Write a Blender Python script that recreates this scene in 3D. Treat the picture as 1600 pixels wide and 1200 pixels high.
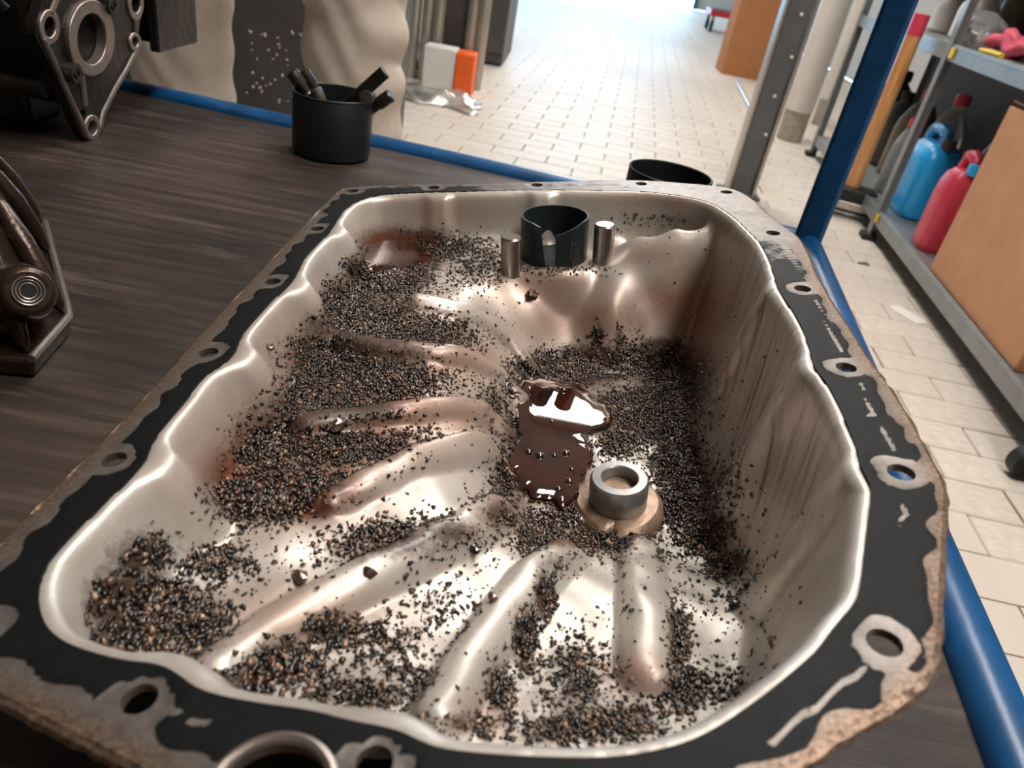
import bpy, bmesh, math, random
import numpy as np
from mathutils import Vector, Matrix
from mathutils.geometry import delaunay_2d_cdt

random.seed(7); rng = np.random.default_rng(7)
for o in list(bpy.data.objects): bpy.data.objects.remove(o)
SC = bpy.context.scene; COL = SC.collection

# ------------------------------------------------------------------ camera
FPX = 1155.0                      # focal length in pixels of the 1600x1200 frame
CZ = 0.78                         # camera height above the workshop floor
RC = np.array([[0.98257025, 0.18589167, 0.0],
               [0.09720204, -0.51378222, 0.85239638],
               [0.15845339, -0.83753932, -0.52289617]])   # columns: right, down, forward
cam_d = bpy.data.cameras.new('camera'); cam = bpy.data.objects.new('camera', cam_d); COL.objects.link(cam)
cam_d.sensor_width = 36; cam_d.lens = FPX / 1600 * 36; cam_d.clip_start = 0.01
m = Matrix.Identity(4)
for i in range(3):
    m[i][0] = RC[i][0]; m[i][1] = -RC[i][1]; m[i][2] = -RC[i][2]
m[2][3] = CZ
cam.matrix_world = m
cam_d.dof.use_dof = True; cam_d.dof.focus_distance = 0.38; cam_d.dof.aperture_fstop = 16
SC.camera = cam
# ------------------------------------------------------------------ world and exposure
wd = bpy.data.worlds.new('daylight'); SC.world = wd; wd.use_nodes = True
wd.node_tree.nodes['Background'].inputs[0].default_value = (0.44, 0.72, 1.0, 1)
wd.node_tree.nodes['Background'].inputs[1].default_value = 8.5
SC.view_settings.view_transform = 'Standard'; SC.view_settings.look = 'None'
SC.view_settings.exposure = -0.15; SC.view_settings.gamma = 1.0; SC.view_settings.use_curve_mapping = False
LAMP = 27.0                       # brightness of the ceiling lamps' diffusers

# ------------------------------------------------------------------ sight-line helpers: where a point of the photo lies in the room
def ray(px, py): return RC @ np.array([px - 800.0, py - 600.0, FPX])
def W(px, py, z):
    v = ray(px, py); t = (z - CZ) / v[2]; return np.array([v[0]*t, v[1]*t, z])
def D(px, py, y):
    v = ray(px, py); t = y / v[1]; return np.array([v[0]*t, y, CZ + v[2]*t])
def XP(px, py, x):
    v = ray(px, py); t = x / v[0]; return np.array([x, v[1]*t, CZ + v[2]*t])
def proj(P):
    P = np.asarray(P, float) - np.array([0, 0, CZ]); c = P @ RC
    return 800 + FPX * c[..., 0] / c[..., 2], 600 + FPX * c[..., 1] / c[..., 2]

# ------------------------------------------------------------------ materials
def srgb(r, g, b):
    f = lambda c: (c/255/12.92) if c/255 <= 0.04045 else ((c/255 + 0.055)/1.055)**2.4
    return (f(r), f(g), f(b))
class NT:
    def __init__(s, name):
        s.m = bpy.data.materials.new(name); s.m.use_nodes = True; s.t = s.m.node_tree
        s.p = s.t.nodes['Principled BSDF']
    def n(s, kind, **kw):
        nd = s.t.nodes.new(kind)
        for k, v in kw.items(): setattr(nd, k, v)
        return nd
    def l(s, a, b): s.t.links.new(a, b)
    def coord(s, scale=(1, 1, 1), rot=(0, 0, 0), kind='Object'):
        tc = s.n('ShaderNodeTexCoord'); mp = s.n('ShaderNodeMapping'); s.l(tc.outputs[kind], mp.inputs[0])
        mp.inputs['Scale'].default_value = scale; mp.inputs['Rotation'].default_value = rot
        return mp.outputs[0]
    def noise(s, scale, detail=4, rough=0.55, vec=None):
        nd = s.n('ShaderNodeTexNoise'); nd.inputs['Scale'].default_value = scale
        nd.inputs['Detail'].default_value = detail; nd.inputs['Roughness'].default_value = rough
        if vec is not None: s.l(vec, nd.inputs['Vector'])
        return nd.outputs['Fac']
    def ramp(s, fac, stops, interp='LINEAR'):
        nd = s.n('ShaderNodeValToRGB'); cr = nd.color_ramp; cr.interpolation = interp
        while len(cr.elements) > 1: cr.elements.remove(cr.elements[0])
        cr.elements[0].position = stops[0][0]; cr.elements[0].color = (*stops[0][1], 1)
        for p, c in stops[1:]:
            e = cr.elements.new(p); e.color = (*c, 1)
        s.l(fac, nd.inputs[0]); return nd.outputs[0]
    def mix(s, fac, a, b, blend='MIX'):
        nd = s.n('ShaderNodeMix', data_type='RGBA', blend_type=blend)
        for inp, v in ((nd.inputs[0], fac), (nd.inputs[6], a), (nd.inputs[7], b)):
            if hasattr(v, 'is_linked'): s.l(v, inp)
            elif isinstance(v, (int, float)): inp.default_value = v
            else: inp.default_value = (*v, 1)
        return nd.outputs[2]
    def math(s, op, a, b=None, clamp=False):
        nd = s.n('ShaderNodeMath', operation=op, use_clamp=clamp)
        for i, v in enumerate((a, b)):
            if v is None: continue
            if hasattr(v, 'is_linked'): s.l(v, nd.inputs[i])
            else: nd.inputs[i].default_value = v
        return nd.outputs[0]
    def attr(s, name):
        nd = s.n('ShaderNodeAttribute'); nd.attribute_name = name; return nd.outputs['Fac']
    def bump(s, h, strength=0.3, dist=0.002):
        nd = s.n('ShaderNodeBump'); nd.inputs['Strength'].default_value = strength; nd.inputs['Distance'].default_value = dist
        s.l(h, nd.inputs['Height']); s.l(nd.outputs[0], s.p.inputs['Normal'])
    def set(s, **kw):
        for k, v in kw.items():
            inp = s.p.inputs[k.replace('_', ' ')]
            if hasattr(v, 'is_linked'): s.l(v, inp)
            elif isinstance(v, tuple): inp.default_value = (*v, 1) if len(v) == 3 else v
            else: inp.default_value = v
        return s
M = {}
def simple(name, col, rough=0.5, metal=0.0, vary=0.15, scale=30.0, bump=0.0, bscale=None, **kw):
    t = NT(name); f = t.noise(scale, 5, 0.6, t.coord())
    lo = tuple(c * (1 - vary) for c in col); hi = tuple(min(1, c * (1 + vary)) for c in col)
    t.set(Base_Color=t.ramp(f, [(0.3, lo), (0.7, hi)]), Roughness=rough, Metallic=metal, **kw)
    if bump: t.bump(t.noise(bscale or scale * 3, 4, 0.6, t.coord()), bump, 0.002)
    M[name] = t.m; return t.m
simple('blue_paint', srgb(20, 74, 120), 0.32, 0.0, 0.25, 40, 0.08, 200)
simple('black_can', srgb(30, 33, 35), 0.45, 0.2, 0.25, 300, 0.25, 1500)
simple('dark_steel', srgb(84, 78, 72), 0.35, 0.85, 0.3, 60, 0.1, 200)
simple('bright_steel', srgb(178, 172, 166), 0.28, 0.95, 0.12, 120, 0.05, 300)
simple('sleeve_steel', srgb(44, 50, 53), 0.48, 0.35, 0.25, 80, 0.1, 400)
simple('cast_black', srgb(44, 40, 37), 0.30, 0.45, 0.45, 25, 0.35, 120)
simple('cast_brown', srgb(64, 48, 38), 0.26, 0.55, 0.5, 30, 0.3, 120)
simple('machined', srgb(150, 138, 130), 0.34, 0.8, 0.15, 80, 0.08, 400)
simple('boss_steel', srgb(150, 148, 146), 0.36, 0.7, 0.15, 120, 0.06, 300)
simple('bore_dark', srgb(14, 13, 12), 0.6, 0.2, 0.2, 40)
simple('rust_pad', srgb(158, 130, 108), 0.4, 0.35, 0.35, 140, 0.2, 400)
simple('trouser', srgb(190, 176, 162), 0.9, 0.0, 0.08, 40, 0.2, 900)
simple('shirt', srgb(70, 74, 82), 0.9, 0.0, 0.1, 40)
simple('skin', srgb(196, 150, 126), 0.55, 0.0, 0.06, 40)
simple('hair', srgb(48, 36, 28), 0.6, 0.0, 0.2, 60)
simple('shoe', srgb(30, 28, 27), 0.5, 0.0, 0.2, 40)
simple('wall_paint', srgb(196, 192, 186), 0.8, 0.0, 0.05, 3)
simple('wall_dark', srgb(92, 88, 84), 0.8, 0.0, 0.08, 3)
simple('ceiling_paint', srgb(205, 200, 194), 0.85, 0.0, 0.04, 3)
simple('grout', srgb(160, 147, 133), 0.7, 0.0, 0.2, 20)
simple('steel_grey', srgb(96, 97, 96), 0.45, 0.3, 0.15, 20)
simple('shelf_grey', srgb(142, 146, 146), 0.4, 0.4, 0.12, 20)
simple('alu', srgb(186, 178, 168), 0.35, 0.8, 0.1, 20)
simple('white_pvc', srgb(212, 204, 194), 0.4, 0.0, 0.05, 10)
simple('cardboard', srgb(202, 148, 110), 0.85, 0.0, 0.08, 12, 0.1, 200)
simple('cardboard_far', srgb(176, 118, 74), 0.85, 0.0, 0.06, 12)
simple('orange', srgb(240, 100, 30), 0.45, 0.0, 0.08, 12)
simple('red_plastic', srgb(205, 62, 84), 0.35, 0.0, 0.08, 12)
simple('red_cart', srgb(190, 40, 60), 0.4, 0.0, 0.08, 12)
simple('blue_plastic', srgb(40, 165, 232), 0.3, 0.0, 0.06, 12)
simple('pink_fabric', srgb(226, 88, 112), 0.8, 0.0, 0.2, 60)
simple('rope_pink', srgb(232, 96, 120), 0.75, 0.0, 0.15, 90)
simple('yellow', srgb(235, 196, 40), 0.5, 0.0, 0.08, 30)
simple('black_rubber', srgb(24, 24, 24), 0.6, 0.0, 0.2, 30)
simple('dark_cabinet', srgb(74, 70, 67), 0.5, 0.1, 0.2, 6)
simple('olive_plastic', srgb(104, 92, 70), 0.4, 0.0, 0.15, 12)
simple('white_label', srgb(226, 222, 216), 0.6, 0.0, 0.03, 12)
simple('paper', srgb(236, 230, 222), 0.5, 0.0, 0.03, 12)
t = NT('clear_plastic'); t.set(Base_Color=t.ramp(t.noise(12), [(0.3, srgb(200, 200, 198)), (0.7, srgb(230, 230, 228))]), Roughness=0.12, Transmission_Weight=0.75, IOR=1.3); M['clear_plastic'] = t.m
t = NT('foil'); f = t.noise(14, 6, 0.6, t.coord()); t.set(Base_Color=t.ramp(f, [(0.3, srgb(170, 165, 158)), (0.7, srgb(236, 232, 226))]), Roughness=0.18, Metallic=0.7); t.bump(f, 0.6, 0.02); M['foil'] = t.m
# wooden handle
t = NT('handle_wood'); f = t.noise(8, 6, 0.6, t.coord((14, 14, 1))); t.set(Base_Color=t.ramp(f, [(0.3, srgb(176, 112, 58)), (0.7, srgb(222, 164, 104))]), Roughness=0.5); M['handle_wood'] = t.m
# dark stained plywood of the bench top: grain along x, darker patches and paler scuffs
t = NT('bench_wood'); v = t.coord((6, 130, 20)); g = t.noise(1.0, 6, 0.65, v); p = t.noise(5, 5, 0.6, t.coord()); sc = t.noise(1.6, 7, 0.72, t.coord((5, 40, 5)))
c1 = t.ramp(g, [(0.25, srgb(36, 29, 25)), (0.55, srgb(70, 57, 50)), (0.8, srgb(108, 91, 80))])
c2 = t.mix(t.ramp(p, [(0.4, (0, 0, 0)), (0.62, (1, 1, 1))]), c1, srgb(30, 25, 22))
c3 = t.mix(t.ramp(sc, [(0.55, (0, 0, 0)), (0.75, (0.5, 0.5, 0.5))]), c2, srgb(118, 105, 94))
t.set(Base_Color=c3, Roughness=t.math('MULTIPLY_ADD', p, 0.35), Specular_IOR_Level=0.35); t.p.inputs['Roughness'].default_value = 0.5
t.t.nodes[-1]
mm = [n for n in t.t.nodes if n.type == 'MATH'][0]; mm.inputs[2].default_value = 0.28
t.bump(g, 0.35, 0.0015); M['bench_wood'] = t.m
# floor tile: pale glazed clinker, each a little different
t = NT('tile_glaze'); oi = t.n('ShaderNodeObjectInfo'); f = t.noise(9, 5, 0.6, t.coord(kind='Generated'))
c = t.ramp(f, [(0.3, srgb(198, 186, 172)), (0.7, srgb(222, 212, 200))])
c = t.mix(t.math('MULTIPLY', oi.outputs['Random'], 0.35), c, srgb(190, 176, 160))
t.set(Base_Color=c, Roughness=0.48, Specular_IOR_Level=0.4); M['tile_glaze'] = t.m
# galvanised pan metal with varnish, oil film, brown stain
t = NT('pan_metal'); v = t.coord()
f = t.noise(70, 6, 0.6, v); f2 = t.noise(320, 5, 0.7, v); st = t.attr('stain'); fi = t.attr('film'); am = t.attr('amber')
c = t.ramp(f, [(0.3, srgb(188, 178, 166)), (0.7, srgb(204, 196, 186))])
dm = t.math('MULTIPLY', t.attr('dirt'), t.ramp(t.noise(38, 6, 0.7, v), [(0.30, (0.25, 0.25, 0.25)), (0.58, (1, 1, 1))]))
c = t.mix(dm, c, srgb(112, 97, 90))
stn = t.math('MULTIPLY', st, t.math('MULTIPLY_ADD', f, 0.9), True); [n for n in t.t.nodes if n.type == 'MATH' and n.operation == 'MULTIPLY_ADD'][0].inputs[2].default_value = 0.45
c = t.mix(stn, c, srgb(148, 100, 74))
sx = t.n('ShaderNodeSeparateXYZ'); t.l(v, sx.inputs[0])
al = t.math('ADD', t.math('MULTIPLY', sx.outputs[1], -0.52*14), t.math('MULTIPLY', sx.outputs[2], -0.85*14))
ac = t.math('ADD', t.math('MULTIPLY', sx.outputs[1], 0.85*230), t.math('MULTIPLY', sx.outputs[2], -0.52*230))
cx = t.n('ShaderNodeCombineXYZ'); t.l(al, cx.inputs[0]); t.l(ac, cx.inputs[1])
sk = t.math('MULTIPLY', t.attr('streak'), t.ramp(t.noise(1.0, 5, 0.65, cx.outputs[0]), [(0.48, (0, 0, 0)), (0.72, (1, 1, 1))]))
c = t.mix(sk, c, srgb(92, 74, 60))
sp = t.math('ADD', t.math('MULTIPLY', fi, 0.9), t.math('MULTIPLY', t.math('SUBTRACT', f2, 0.5), 0.9))
fm = t.ramp(sp, [(0.24, (0, 0, 0)), (0.62, (1, 1, 1))])
c = t.mix(fm, c, srgb(74, 54, 42))
c = t.mix(am, c, srgb(96, 44, 14))
t.set(Base_Color=c, Metallic=t.math('SUBTRACT', 0.42, t.math('MAXIMUM', t.math('MULTIPLY', fm, 0.35), t.math('MULTIPLY', dm, 0.25))), Roughness=t.math('ADD', t.math('ADD', 0.30, t.math('MULTIPLY', dm, 0.14)), t.math('MULTIPLY', f2, 0.12)), Coat_Weight=0.2, Coat_Roughness=0.15)
t.bump(f2, 0.10, 0.0015); M['pan_metal'] = t.m
# flange: bare metal / black sealant / rusty rim, masks carried by the mesh
t = NT('flange_metal'); v = t.coord(); f = t.noise(160, 6, 0.65, v); f2 = t.noise(700, 4, 0.7, v)
sl = t.attr('sealant'); ru = t.attr('rust')
c = t.ramp(f, [(0.3, srgb(100, 93, 88)), (0.7, srgb(146, 137, 130))])
rm = t.math('MULTIPLY', ru, t.math('MULTIPLY', f, 1.9), True)
c = t.mix(rm, c, t.ramp(f2, [(0.35, srgb(70, 52, 40)), (0.6, srgb(142, 116, 96))]))
sm = t.ramp(t.math('ADD', sl, t.math('MULTIPLY', t.math('SUBTRACT', f, 0.5), 0.45)), [(0.42, (0, 0, 0)), (0.52, (1, 1, 1))])
c = t.mix(sm, c, t.ramp(f2, [(0.3, srgb(8, 8, 9)), (0.7, srgb(20, 20, 21))]))
t.set(Base_Color=c, Metallic=t.math('SUBTRACT', 0.65, t.math('MULTIPLY', sm, 0.65)), Roughness=t.math('ADD', 0.36, t.math('ADD', t.math('MULTIPLY', f, 0.12), t.math('MULTIPLY', sm, 0.16))), Specular_IOR_Level=t.math('SUBTRACT', 0.5, t.math('MULTIPLY', sm, 0.32)))
t.bump(t.math('ADD', f2, t.math('MULTIPLY', sm, 1.5)), 0.25, 0.0006); M['flange_metal'] = t.m
# sludge grit
t = NT('sludge'); rd = t.attr('tone')
c = t.ramp(rd, [(0.0, srgb(19, 13, 9)), (0.45, srgb(58, 40, 28)), (0.75, srgb(104, 73, 50)), (1.0, srgb(160, 130, 106))])
t.set(Base_Color=c, Roughness=0.2, Specular_IOR_Level=0.6, Coat_Weight=0.4, Coat_Roughness=0.08); M['sludge'] = t.m
t = NT('oil'); f = t.noise(60, 3, 0.5, t.coord()); t.set(Base_Color=t.ramp(f, [(0.35, srgb(34, 14, 8)), (0.65, srgb(58, 22, 12))]), Roughness=0.02, Specular_IOR_Level=0.6, Coat_Weight=1.0, Coat_Roughness=0.01); M['oil'] = t.m
t = NT('lamp_glow'); t.set(Base_Color=(1, 1, 1), Emission_Color=t.ramp(t.noise(2), [(0.0, (1.0, 0.96, 0.92)), (1.0, (1.0, 0.98, 0.95))]), Emission_Strength=LAMP); M['lamp_glow'] = t.m

# ------------------------------------------------------------------ mesh helpers
class MB:
    def __init__(s): s.v = []; s.f = []
    def add(s, vs, fs):
        b = len(s.v); s.v += [tuple(map(float, p)) for p in vs]; s.f += [tuple(i + b for i in f) for f in fs]; return s
    def box(s, c, d, rz=0.0, axes=None):
        hx, hy, hz = d[0]/2, d[1]/2, d[2]/2
        if axes is None:
            ca, sa = math.cos(rz), math.sin(rz); axes = ((ca, sa, 0), (-sa, ca, 0), (0, 0, 1))
        ax = np.array(axes, float); c = np.array(c, float)
        vs = [c + ax[0]*x*hx + ax[1]*y*hy + ax[2]*z*hz for x, y, z in ((-1,-1,-1),(1,-1,-1),(1,1,-1),(-1,1,-1),(-1,-1,1),(1,-1,1),(1,1,1),(-1,1,1))]
        return s.add(vs, [(0,3,2,1),(4,5,6,7),(0,1,5,4),(1,2,6,5),(2,3,7,6),(3,0,4,7)])
    def tube(s, pts, rad, n=16, cap=True):
        pts = [np.array(p, float) for p in pts]
        rads = rad if hasattr(rad, '__len__') else [rad]*len(pts)
        rings = []; prev = None
        for i, p in enumerate(pts):
            d = pts[min(i+1, len(pts)-1)] - pts[max(i-1, 0)]; d /= np.linalg.norm(d) + 1e-12
            if prev is None:
                a = np.array([0, 0, 1.0]) if abs(d[2]) < 0.9 else np.array([1.0, 0, 0])
            else: a = prev
            u = a - d * a.dot(d); u /= np.linalg.norm(u) + 1e-12; w = np.cross(d, u); prev = u
            rings.append([p + (u*math.cos(2*math.pi*k/n) + w*math.sin(2*math.pi*k/n)) * rads[i] for k in range(n)])
        vs = [q for r in rings for q in r]; fs = []
        for i in range(len(pts)-1):
            for k in range(n):
                k2 = (k+1) % n; fs.append((i*n+k, i*n+k2, (i+1)*n+k2, (i+1)*n+k))
        if cap: fs.append(tuple(range(n-1, -1, -1))); fs.append(tuple((len(pts)-1)*n + k for k in range(n)))
        return s.add(vs, fs)
    def lathe(s, prof, c=(0, 0, 0), n=32, closed=False):
        c = np.array(c, float); vs = []; fs = []
        for r, z in prof:
            for k in range(n):
                a = 2*math.pi*k/n; vs.append(c + np.array([r*math.cos(a), r*math.sin(a), z]))
        L = len(prof)
        for i in range(L if closed else L-1):
            j = (i+1) % L
            for k in range(n):
                k2 = (k+1) % n; fs.append((i*n+k, i*n+k2, j*n+k2, j*n+k))
        if not closed:
            fs.append(tuple(range(n-1, -1, -1))); fs.append(tuple((L-1)*n + k for k in range(n)))
        return s.add(vs, fs)
    def prism(s, poly, vec, top_scale=1.0):
        poly = [np.array(p, float) for p in poly]; vec = np.array(vec, float); n = len(poly)
        c = sum(poly) / n
        vs = poly + [c + (p - c)*top_scale + vec for p in poly]
        return s.add(vs, [tuple(range(n-1, -1, -1)), tuple(range(n, 2*n))] + [(k, (k+1) % n, n + (k+1) % n, n + k) for k in range(n)])
    def build(s, name, mat, parent=None, smooth=True, bevel=0.0, seg=2, subsurf=0, normals=True):
        me = bpy.data.meshes.new(name); me.from_pydata(s.v, [], s.f); me.update()
        if normals:
            bm = bmesh.new(); bm.from_mesh(me); bmesh.ops.recalc_face_normals(bm, faces=bm.faces); bm.to_mesh(me); bm.free()
        me.materials.append(M[mat] if isinstance(mat, str) else mat)
        o = bpy.data.objects.new(name, me); COL.objects.link(o)
        if parent: o.parent = parent
        if smooth:
            me.polygons.foreach_set('use_smooth', [True]*len(me.polygons)); me.set_sharp_from_angle(angle=math.radians(38))
        if bevel:
            md = o.modifiers.new('bevel', 'BEVEL'); md.width = bevel; md.segments = seg; md.limit_method = 'ANGLE'; md.angle_limit = math.radians(35)
        if subsurf:
            md = o.modifiers.new('sub', 'SUBSURF'); md.levels = subsurf; md.render_levels = subsurf
        return o
def tag(o, label, cat, group=None, kind=None):
    o['label'] = label; o['category'] = cat
    if group: o['group'] = group
    if kind: o['kind'] = kind
    return o
def struct(o): o['kind'] = 'structure'; return o
def thing(name, label, cat, loc=(0, 0, 0), group=None):
    o = bpy.data.objects.new(name, None); COL.objects.link(o); o.location = loc; o.empty_display_size = 0.05
    return tag(o, label, cat, group)
def under(parent, childs):
    """parts were modelled in room coordinates: hang them below their thing without moving them"""
    inv = Matrix.Translation(parent.location).inverted()
    for c in childs:
        c.parent = parent; c.matrix_parent_inverse = inv

# ================================================================== THE ROOM
TZ = CZ - 0.222                    # height of the bench top
RX0, RX1, RY0, RY1, RH = -2.6, 2.75, -2.2, 15.0, 2.75
b = MB().box(((RX0+RX1)/2, (RY0+RY1)/2, -0.06), (RX1-RX0, RY1-RY0, 0.1)); floor = struct(b.build('floor', 'grout', smooth=False))
b = MB().box(((RX0+RX1)/2, (RY0+RY1)/2, RH+0.05), (RX1-RX0, RY1-RY0, 0.1)); struct(b.build('ceiling', 'ceiling_paint', smooth=False))
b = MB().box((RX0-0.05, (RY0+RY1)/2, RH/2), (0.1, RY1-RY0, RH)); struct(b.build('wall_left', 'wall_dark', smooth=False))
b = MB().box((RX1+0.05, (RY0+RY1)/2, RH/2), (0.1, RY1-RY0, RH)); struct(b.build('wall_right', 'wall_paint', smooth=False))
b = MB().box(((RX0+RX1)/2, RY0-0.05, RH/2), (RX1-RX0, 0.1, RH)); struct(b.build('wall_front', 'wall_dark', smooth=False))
# far wall with the open gateway that lets the daylight in
b = MB().box((RX0+0.4, RY1+0.05, RH/2), (0.8, 0.1, RH)).box((RX1-0.4, RY1+0.05, RH/2), (0.8, 0.1, RH)).box(((RX0+RX1)/2, RY1+0.05, RH-0.1), (RX1-RX0-1.6, 0.1, 0.2))
struct(b.build('wall_back', 'wall_paint', smooth=False))
b = MB()
for s_ in (-1, 1): b.box((((RX0+RX1)/2) + s_*(RX1-RX0-1.6)/2, RY1-0.02, (RH-0.2)/2), (0.08, 0.06, RH-0.2))
b.box(((RX0+RX1)/2, RY1-0.02, RH-0.22), (RX1-RX0-1.6, 0.06, 0.08)); struct(b.build('door_1', 'steel_grey', smooth=False))

# floor tiles in running bond, each its own piece near the camera
TA = math.radians(-3.5); TW, TH, GAP = 0.225, 0.112, 0.004
o0 = W(1493, 773, 0)[:2]; ca, sa = math.cos(TA), math.sin(TA)
tile_me = None; far = MB(); near = []
for j in range(-14, 140):
    for i in range(-22, 22):
        lx = (i + (0.5 if j % 2 else 0)) * TW; ly = j * TH
        x = o0[0] + ca*lx - sa*ly; y = o0[1] + sa*lx + ca*ly
        if not (RX0 + 0.12 < x < RX1 - 0.12 and RY0 + 0.1 < y < RY1 - 0.1): continue
        px, py = proj((x, y, 0)); dpt = (np.array([x, y, -CZ]) @ RC)[2]
        vis = dpt > 0.2 and -40 < px < 1640 and -30 < py < 1000
        hid = y < 1.0 or (px < 600 and py > 130) or (py > 300 and px < 1230) or (px < 1460 and py > 720)
        near.append(((0 if vis and not hid else 100) + math.hypot(x, y), x, y))
near.sort()
b = MB().box((0, 0, 0.0), (TW-GAP, TH-GAP, 0.012))
tm = b.build('tile', 'tile_glaze', floor, smooth=False, bevel=0.0025, seg=1)
tm.location = (near[0][1], near[0][2], -0.006); tm.rotation_euler.z = TA
for q, x, y in near[1:300]:
    c = tm.copy(); COL.objects.link(c); c.parent = floor
    c.location = (x, y, -0.006 + random.uniform(-0.0008, 0.0008)); c.rotation_euler = (random.uniform(-.004, .004), random.uniform(-.004, .004), TA + random.uniform(-.004, .004))
for q, x, y in near[300:]: far.box((x, y, -0.006), (TW-GAP, TH-GAP, 0.012), TA)
fo = far.build('tile_field', 'tile_glaze', floor, smooth=False, normals=False); fo['kind'] = 'stuff'

# ceiling lamps
def lamp(x, y, lab, ln=1.5, wdt=0.3):
    r = thing('ceiling_lamp', lab, 'lamp', (x, y, RH), 'ceiling lamps')
    MB().box((0, 0, -0.03), (wdt+0.04, ln+0.04, 0.05)).build('housing', 'white_pvc', r, bevel=0.004)
    MB().box((0, 0, -0.062), (wdt, ln, 0.012)).build('diffuser', 'lamp_glow', r, bevel=0.004)
lamp(0.95, 0.1, 'long ceiling lamp nearest above the bench', 1.5, 0.45); lamp(0.35, 1.62, 'second ceiling lamp just beyond the bench', 1.0, 0.5)
lamp(0.38, 4.10, 'wide ceiling lamp over the near end of the aisle', 1.1, 0.66)
lamp(0.2, 6.4, 'third ceiling lamp along the aisle', 1.2); lamp(0.2, 8.0, 'fourth ceiling lamp along the aisle'); lamp(0.2, 11.5, 'ceiling lamp nearest the gateway')

# ================================================================== THE BENCH
BA = math.radians(-6.5)
cor = W(1262, 374, TZ)
ux = np.array([math.cos(BA), math.sin(BA), 0]); uy = np.array([-math.sin(BA), math.cos(BA), 0]); uz = np.array([0, 0, 1.0])
BX0, BY0 = -1.15, -1.15            # bench extent left of / towards the viewer from the corner
def bp(a, c, z): return cor + ux*a + uy*c + uz*(z - cor[2])
bench = thing('workbench', 'low workbench with dark stained wooden top and blue tubular steel frame', 'workbench', tuple(bp(BX0/2, BY0/2, 0)))
RT = 0.0128
parts = []
mid = bp(BX0/2, BY0/2, TZ-0.011)
parts.append(MB().box(mid, (-BX0-0.026, -BY0-0.026, 0.022), BA).build('bench_top', 'bench_wood', smooth=False, bevel=0.002))
rz = TZ - 0.004
for a0, c0, a1, c1 in ((BX0, 0, 0, 0), (0, 0, 0, BY0), (BX0, 0, BX0, BY0), (BX0, BY0, 0, BY0)):
    parts.append(MB().tube([bp(a0, c0, rz), bp(a1, c1, rz)], RT, 20).build('rail', 'blue_paint'))
for a0, c0, top in ((0, 0, 1.15), (BX0, 0, TZ), (0, BY0, TZ), (BX0, BY0, TZ)):
    p = bp(a0, c0, 0); z1 = top
    parts.append(MB().box((p[0], p[1], z1/2 + 0.004), (0.027, 0.027, z1 - 0.008), BA - math.radians(14)).build('post', 'blue_paint', bevel=0.004))
under(bench, parts)

# ================================================================== THE OIL PAN
UH = 0.143                          # camera distance from the flange plane
nw = np.array([-0.15891313, -0.00304304, 0.98728788]); ex = np.array([0.98729245, 0, 0.15891387]); ey = np.array([-4.83581e-4, 0.9999953, 3.00437e-3])
PO = np.array([0, 0, CZ]) - nw * UH  # origin of the pan's own coordinates, in the flange plane
def Q(px, py, d=0.0):
    v = ray(px, py); p = v * (-(UH + d) / (v @ nw)); return np.array([p @ ex, p @ ey])
def to_w(u, v, w): return PO + np.multiply.outer(u, ex) + np.multiply.outer(v, ey) + np.multiply.outer(w, nw)
pan = thing('oil_pan', 'dirty pressed-metal engine oil pan lying open with its black-smeared flange up', 'oil pan')
pan.matrix_world = Matrix(((ex[0], ey[0], nw[0], PO[0]), (ex[1], ey[1], nw[1], PO[1]), (ex[2], ey[2], nw[2], PO[2]), (0, 0, 0, 1)))

def chaikin(P, n=2):
    P = np.array(P)
    for _ in range(n):
        N = np.roll(P, -1, 0); P = np.stack([0.75*P + 0.25*N, 0.25*P + 0.75*N], 1).reshape(-1, 2)
    return P
INNER = [(522,354),(529,341),(540,326),(558,314),(587,305),(649,301),(740,299),(837,296),(920,297),(990,298),(1042,302),(1088,310),(1120,320),(1150,341),(1169,360),(1189,380),(1202,406),(1211,435),(1218,458),(1237,484),(1257,520),(1267,552),(1272,577),(1290,597),(1310,633),(1327,673),(1340,707),(1343,727),(1353,747),(1362,763),(1358,800),(1350,867),(1343,923),(1333,947),(1303,980),(1277,1017),(1243,1047),(1187,1093),(1113,1143),(1060,1166),(990,1181),(930,1186),(830,1184),(733,1177),(683,1170),(653,1157),(617,1140),(550,1128),(483,1110),(417,1102),(350,1090),(307,1077),(277,1053),(247,1038),(187,1033),(110,1010),(77,987),(63,957),(60,927),(67,897),(87,863),(133,817),(173,777),(200,753),(230,720),(237,693),(260,663),(290,627),(320,587),(353,567),(369,550),(377,525),(400,497),(430,465),(455,445),(466,425),(476,403),(495,383),(512,367)]
OUTER = [(525,302),(542,292),(650,288),(750,287),(900,283),(1000,281),(1090,288),(1140,293),(1169,306),(1192,329),(1224,354),(1247,370),(1263,399),(1271,424),(1281,441),(1299,474),(1328,516),(1351,556),(1370,580),(1390,607),(1423,660),(1450,713),(1475,757),(1473,800),(1467,900),(1463,1000),(1453,1047),(1423,1077),(1380,1107),(1310,1143),(1257,1183),(1170,1230),(1060,1280),(900,1310),(700,1312),(560,1330),(430,1335),(320,1262),(217,1193),(150,1160),(67,1118),(0,1082),(-80,1040),(-105,990),(-75,930),(0,853),(60,790),(133,717),(200,650),(265,580),(312,526),(400,432),(470,358)]
inn = chaikin([Q(*p) for p in INNER], 2); out = chaikin([Q(*p) for p in OUTER], 1)
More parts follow.
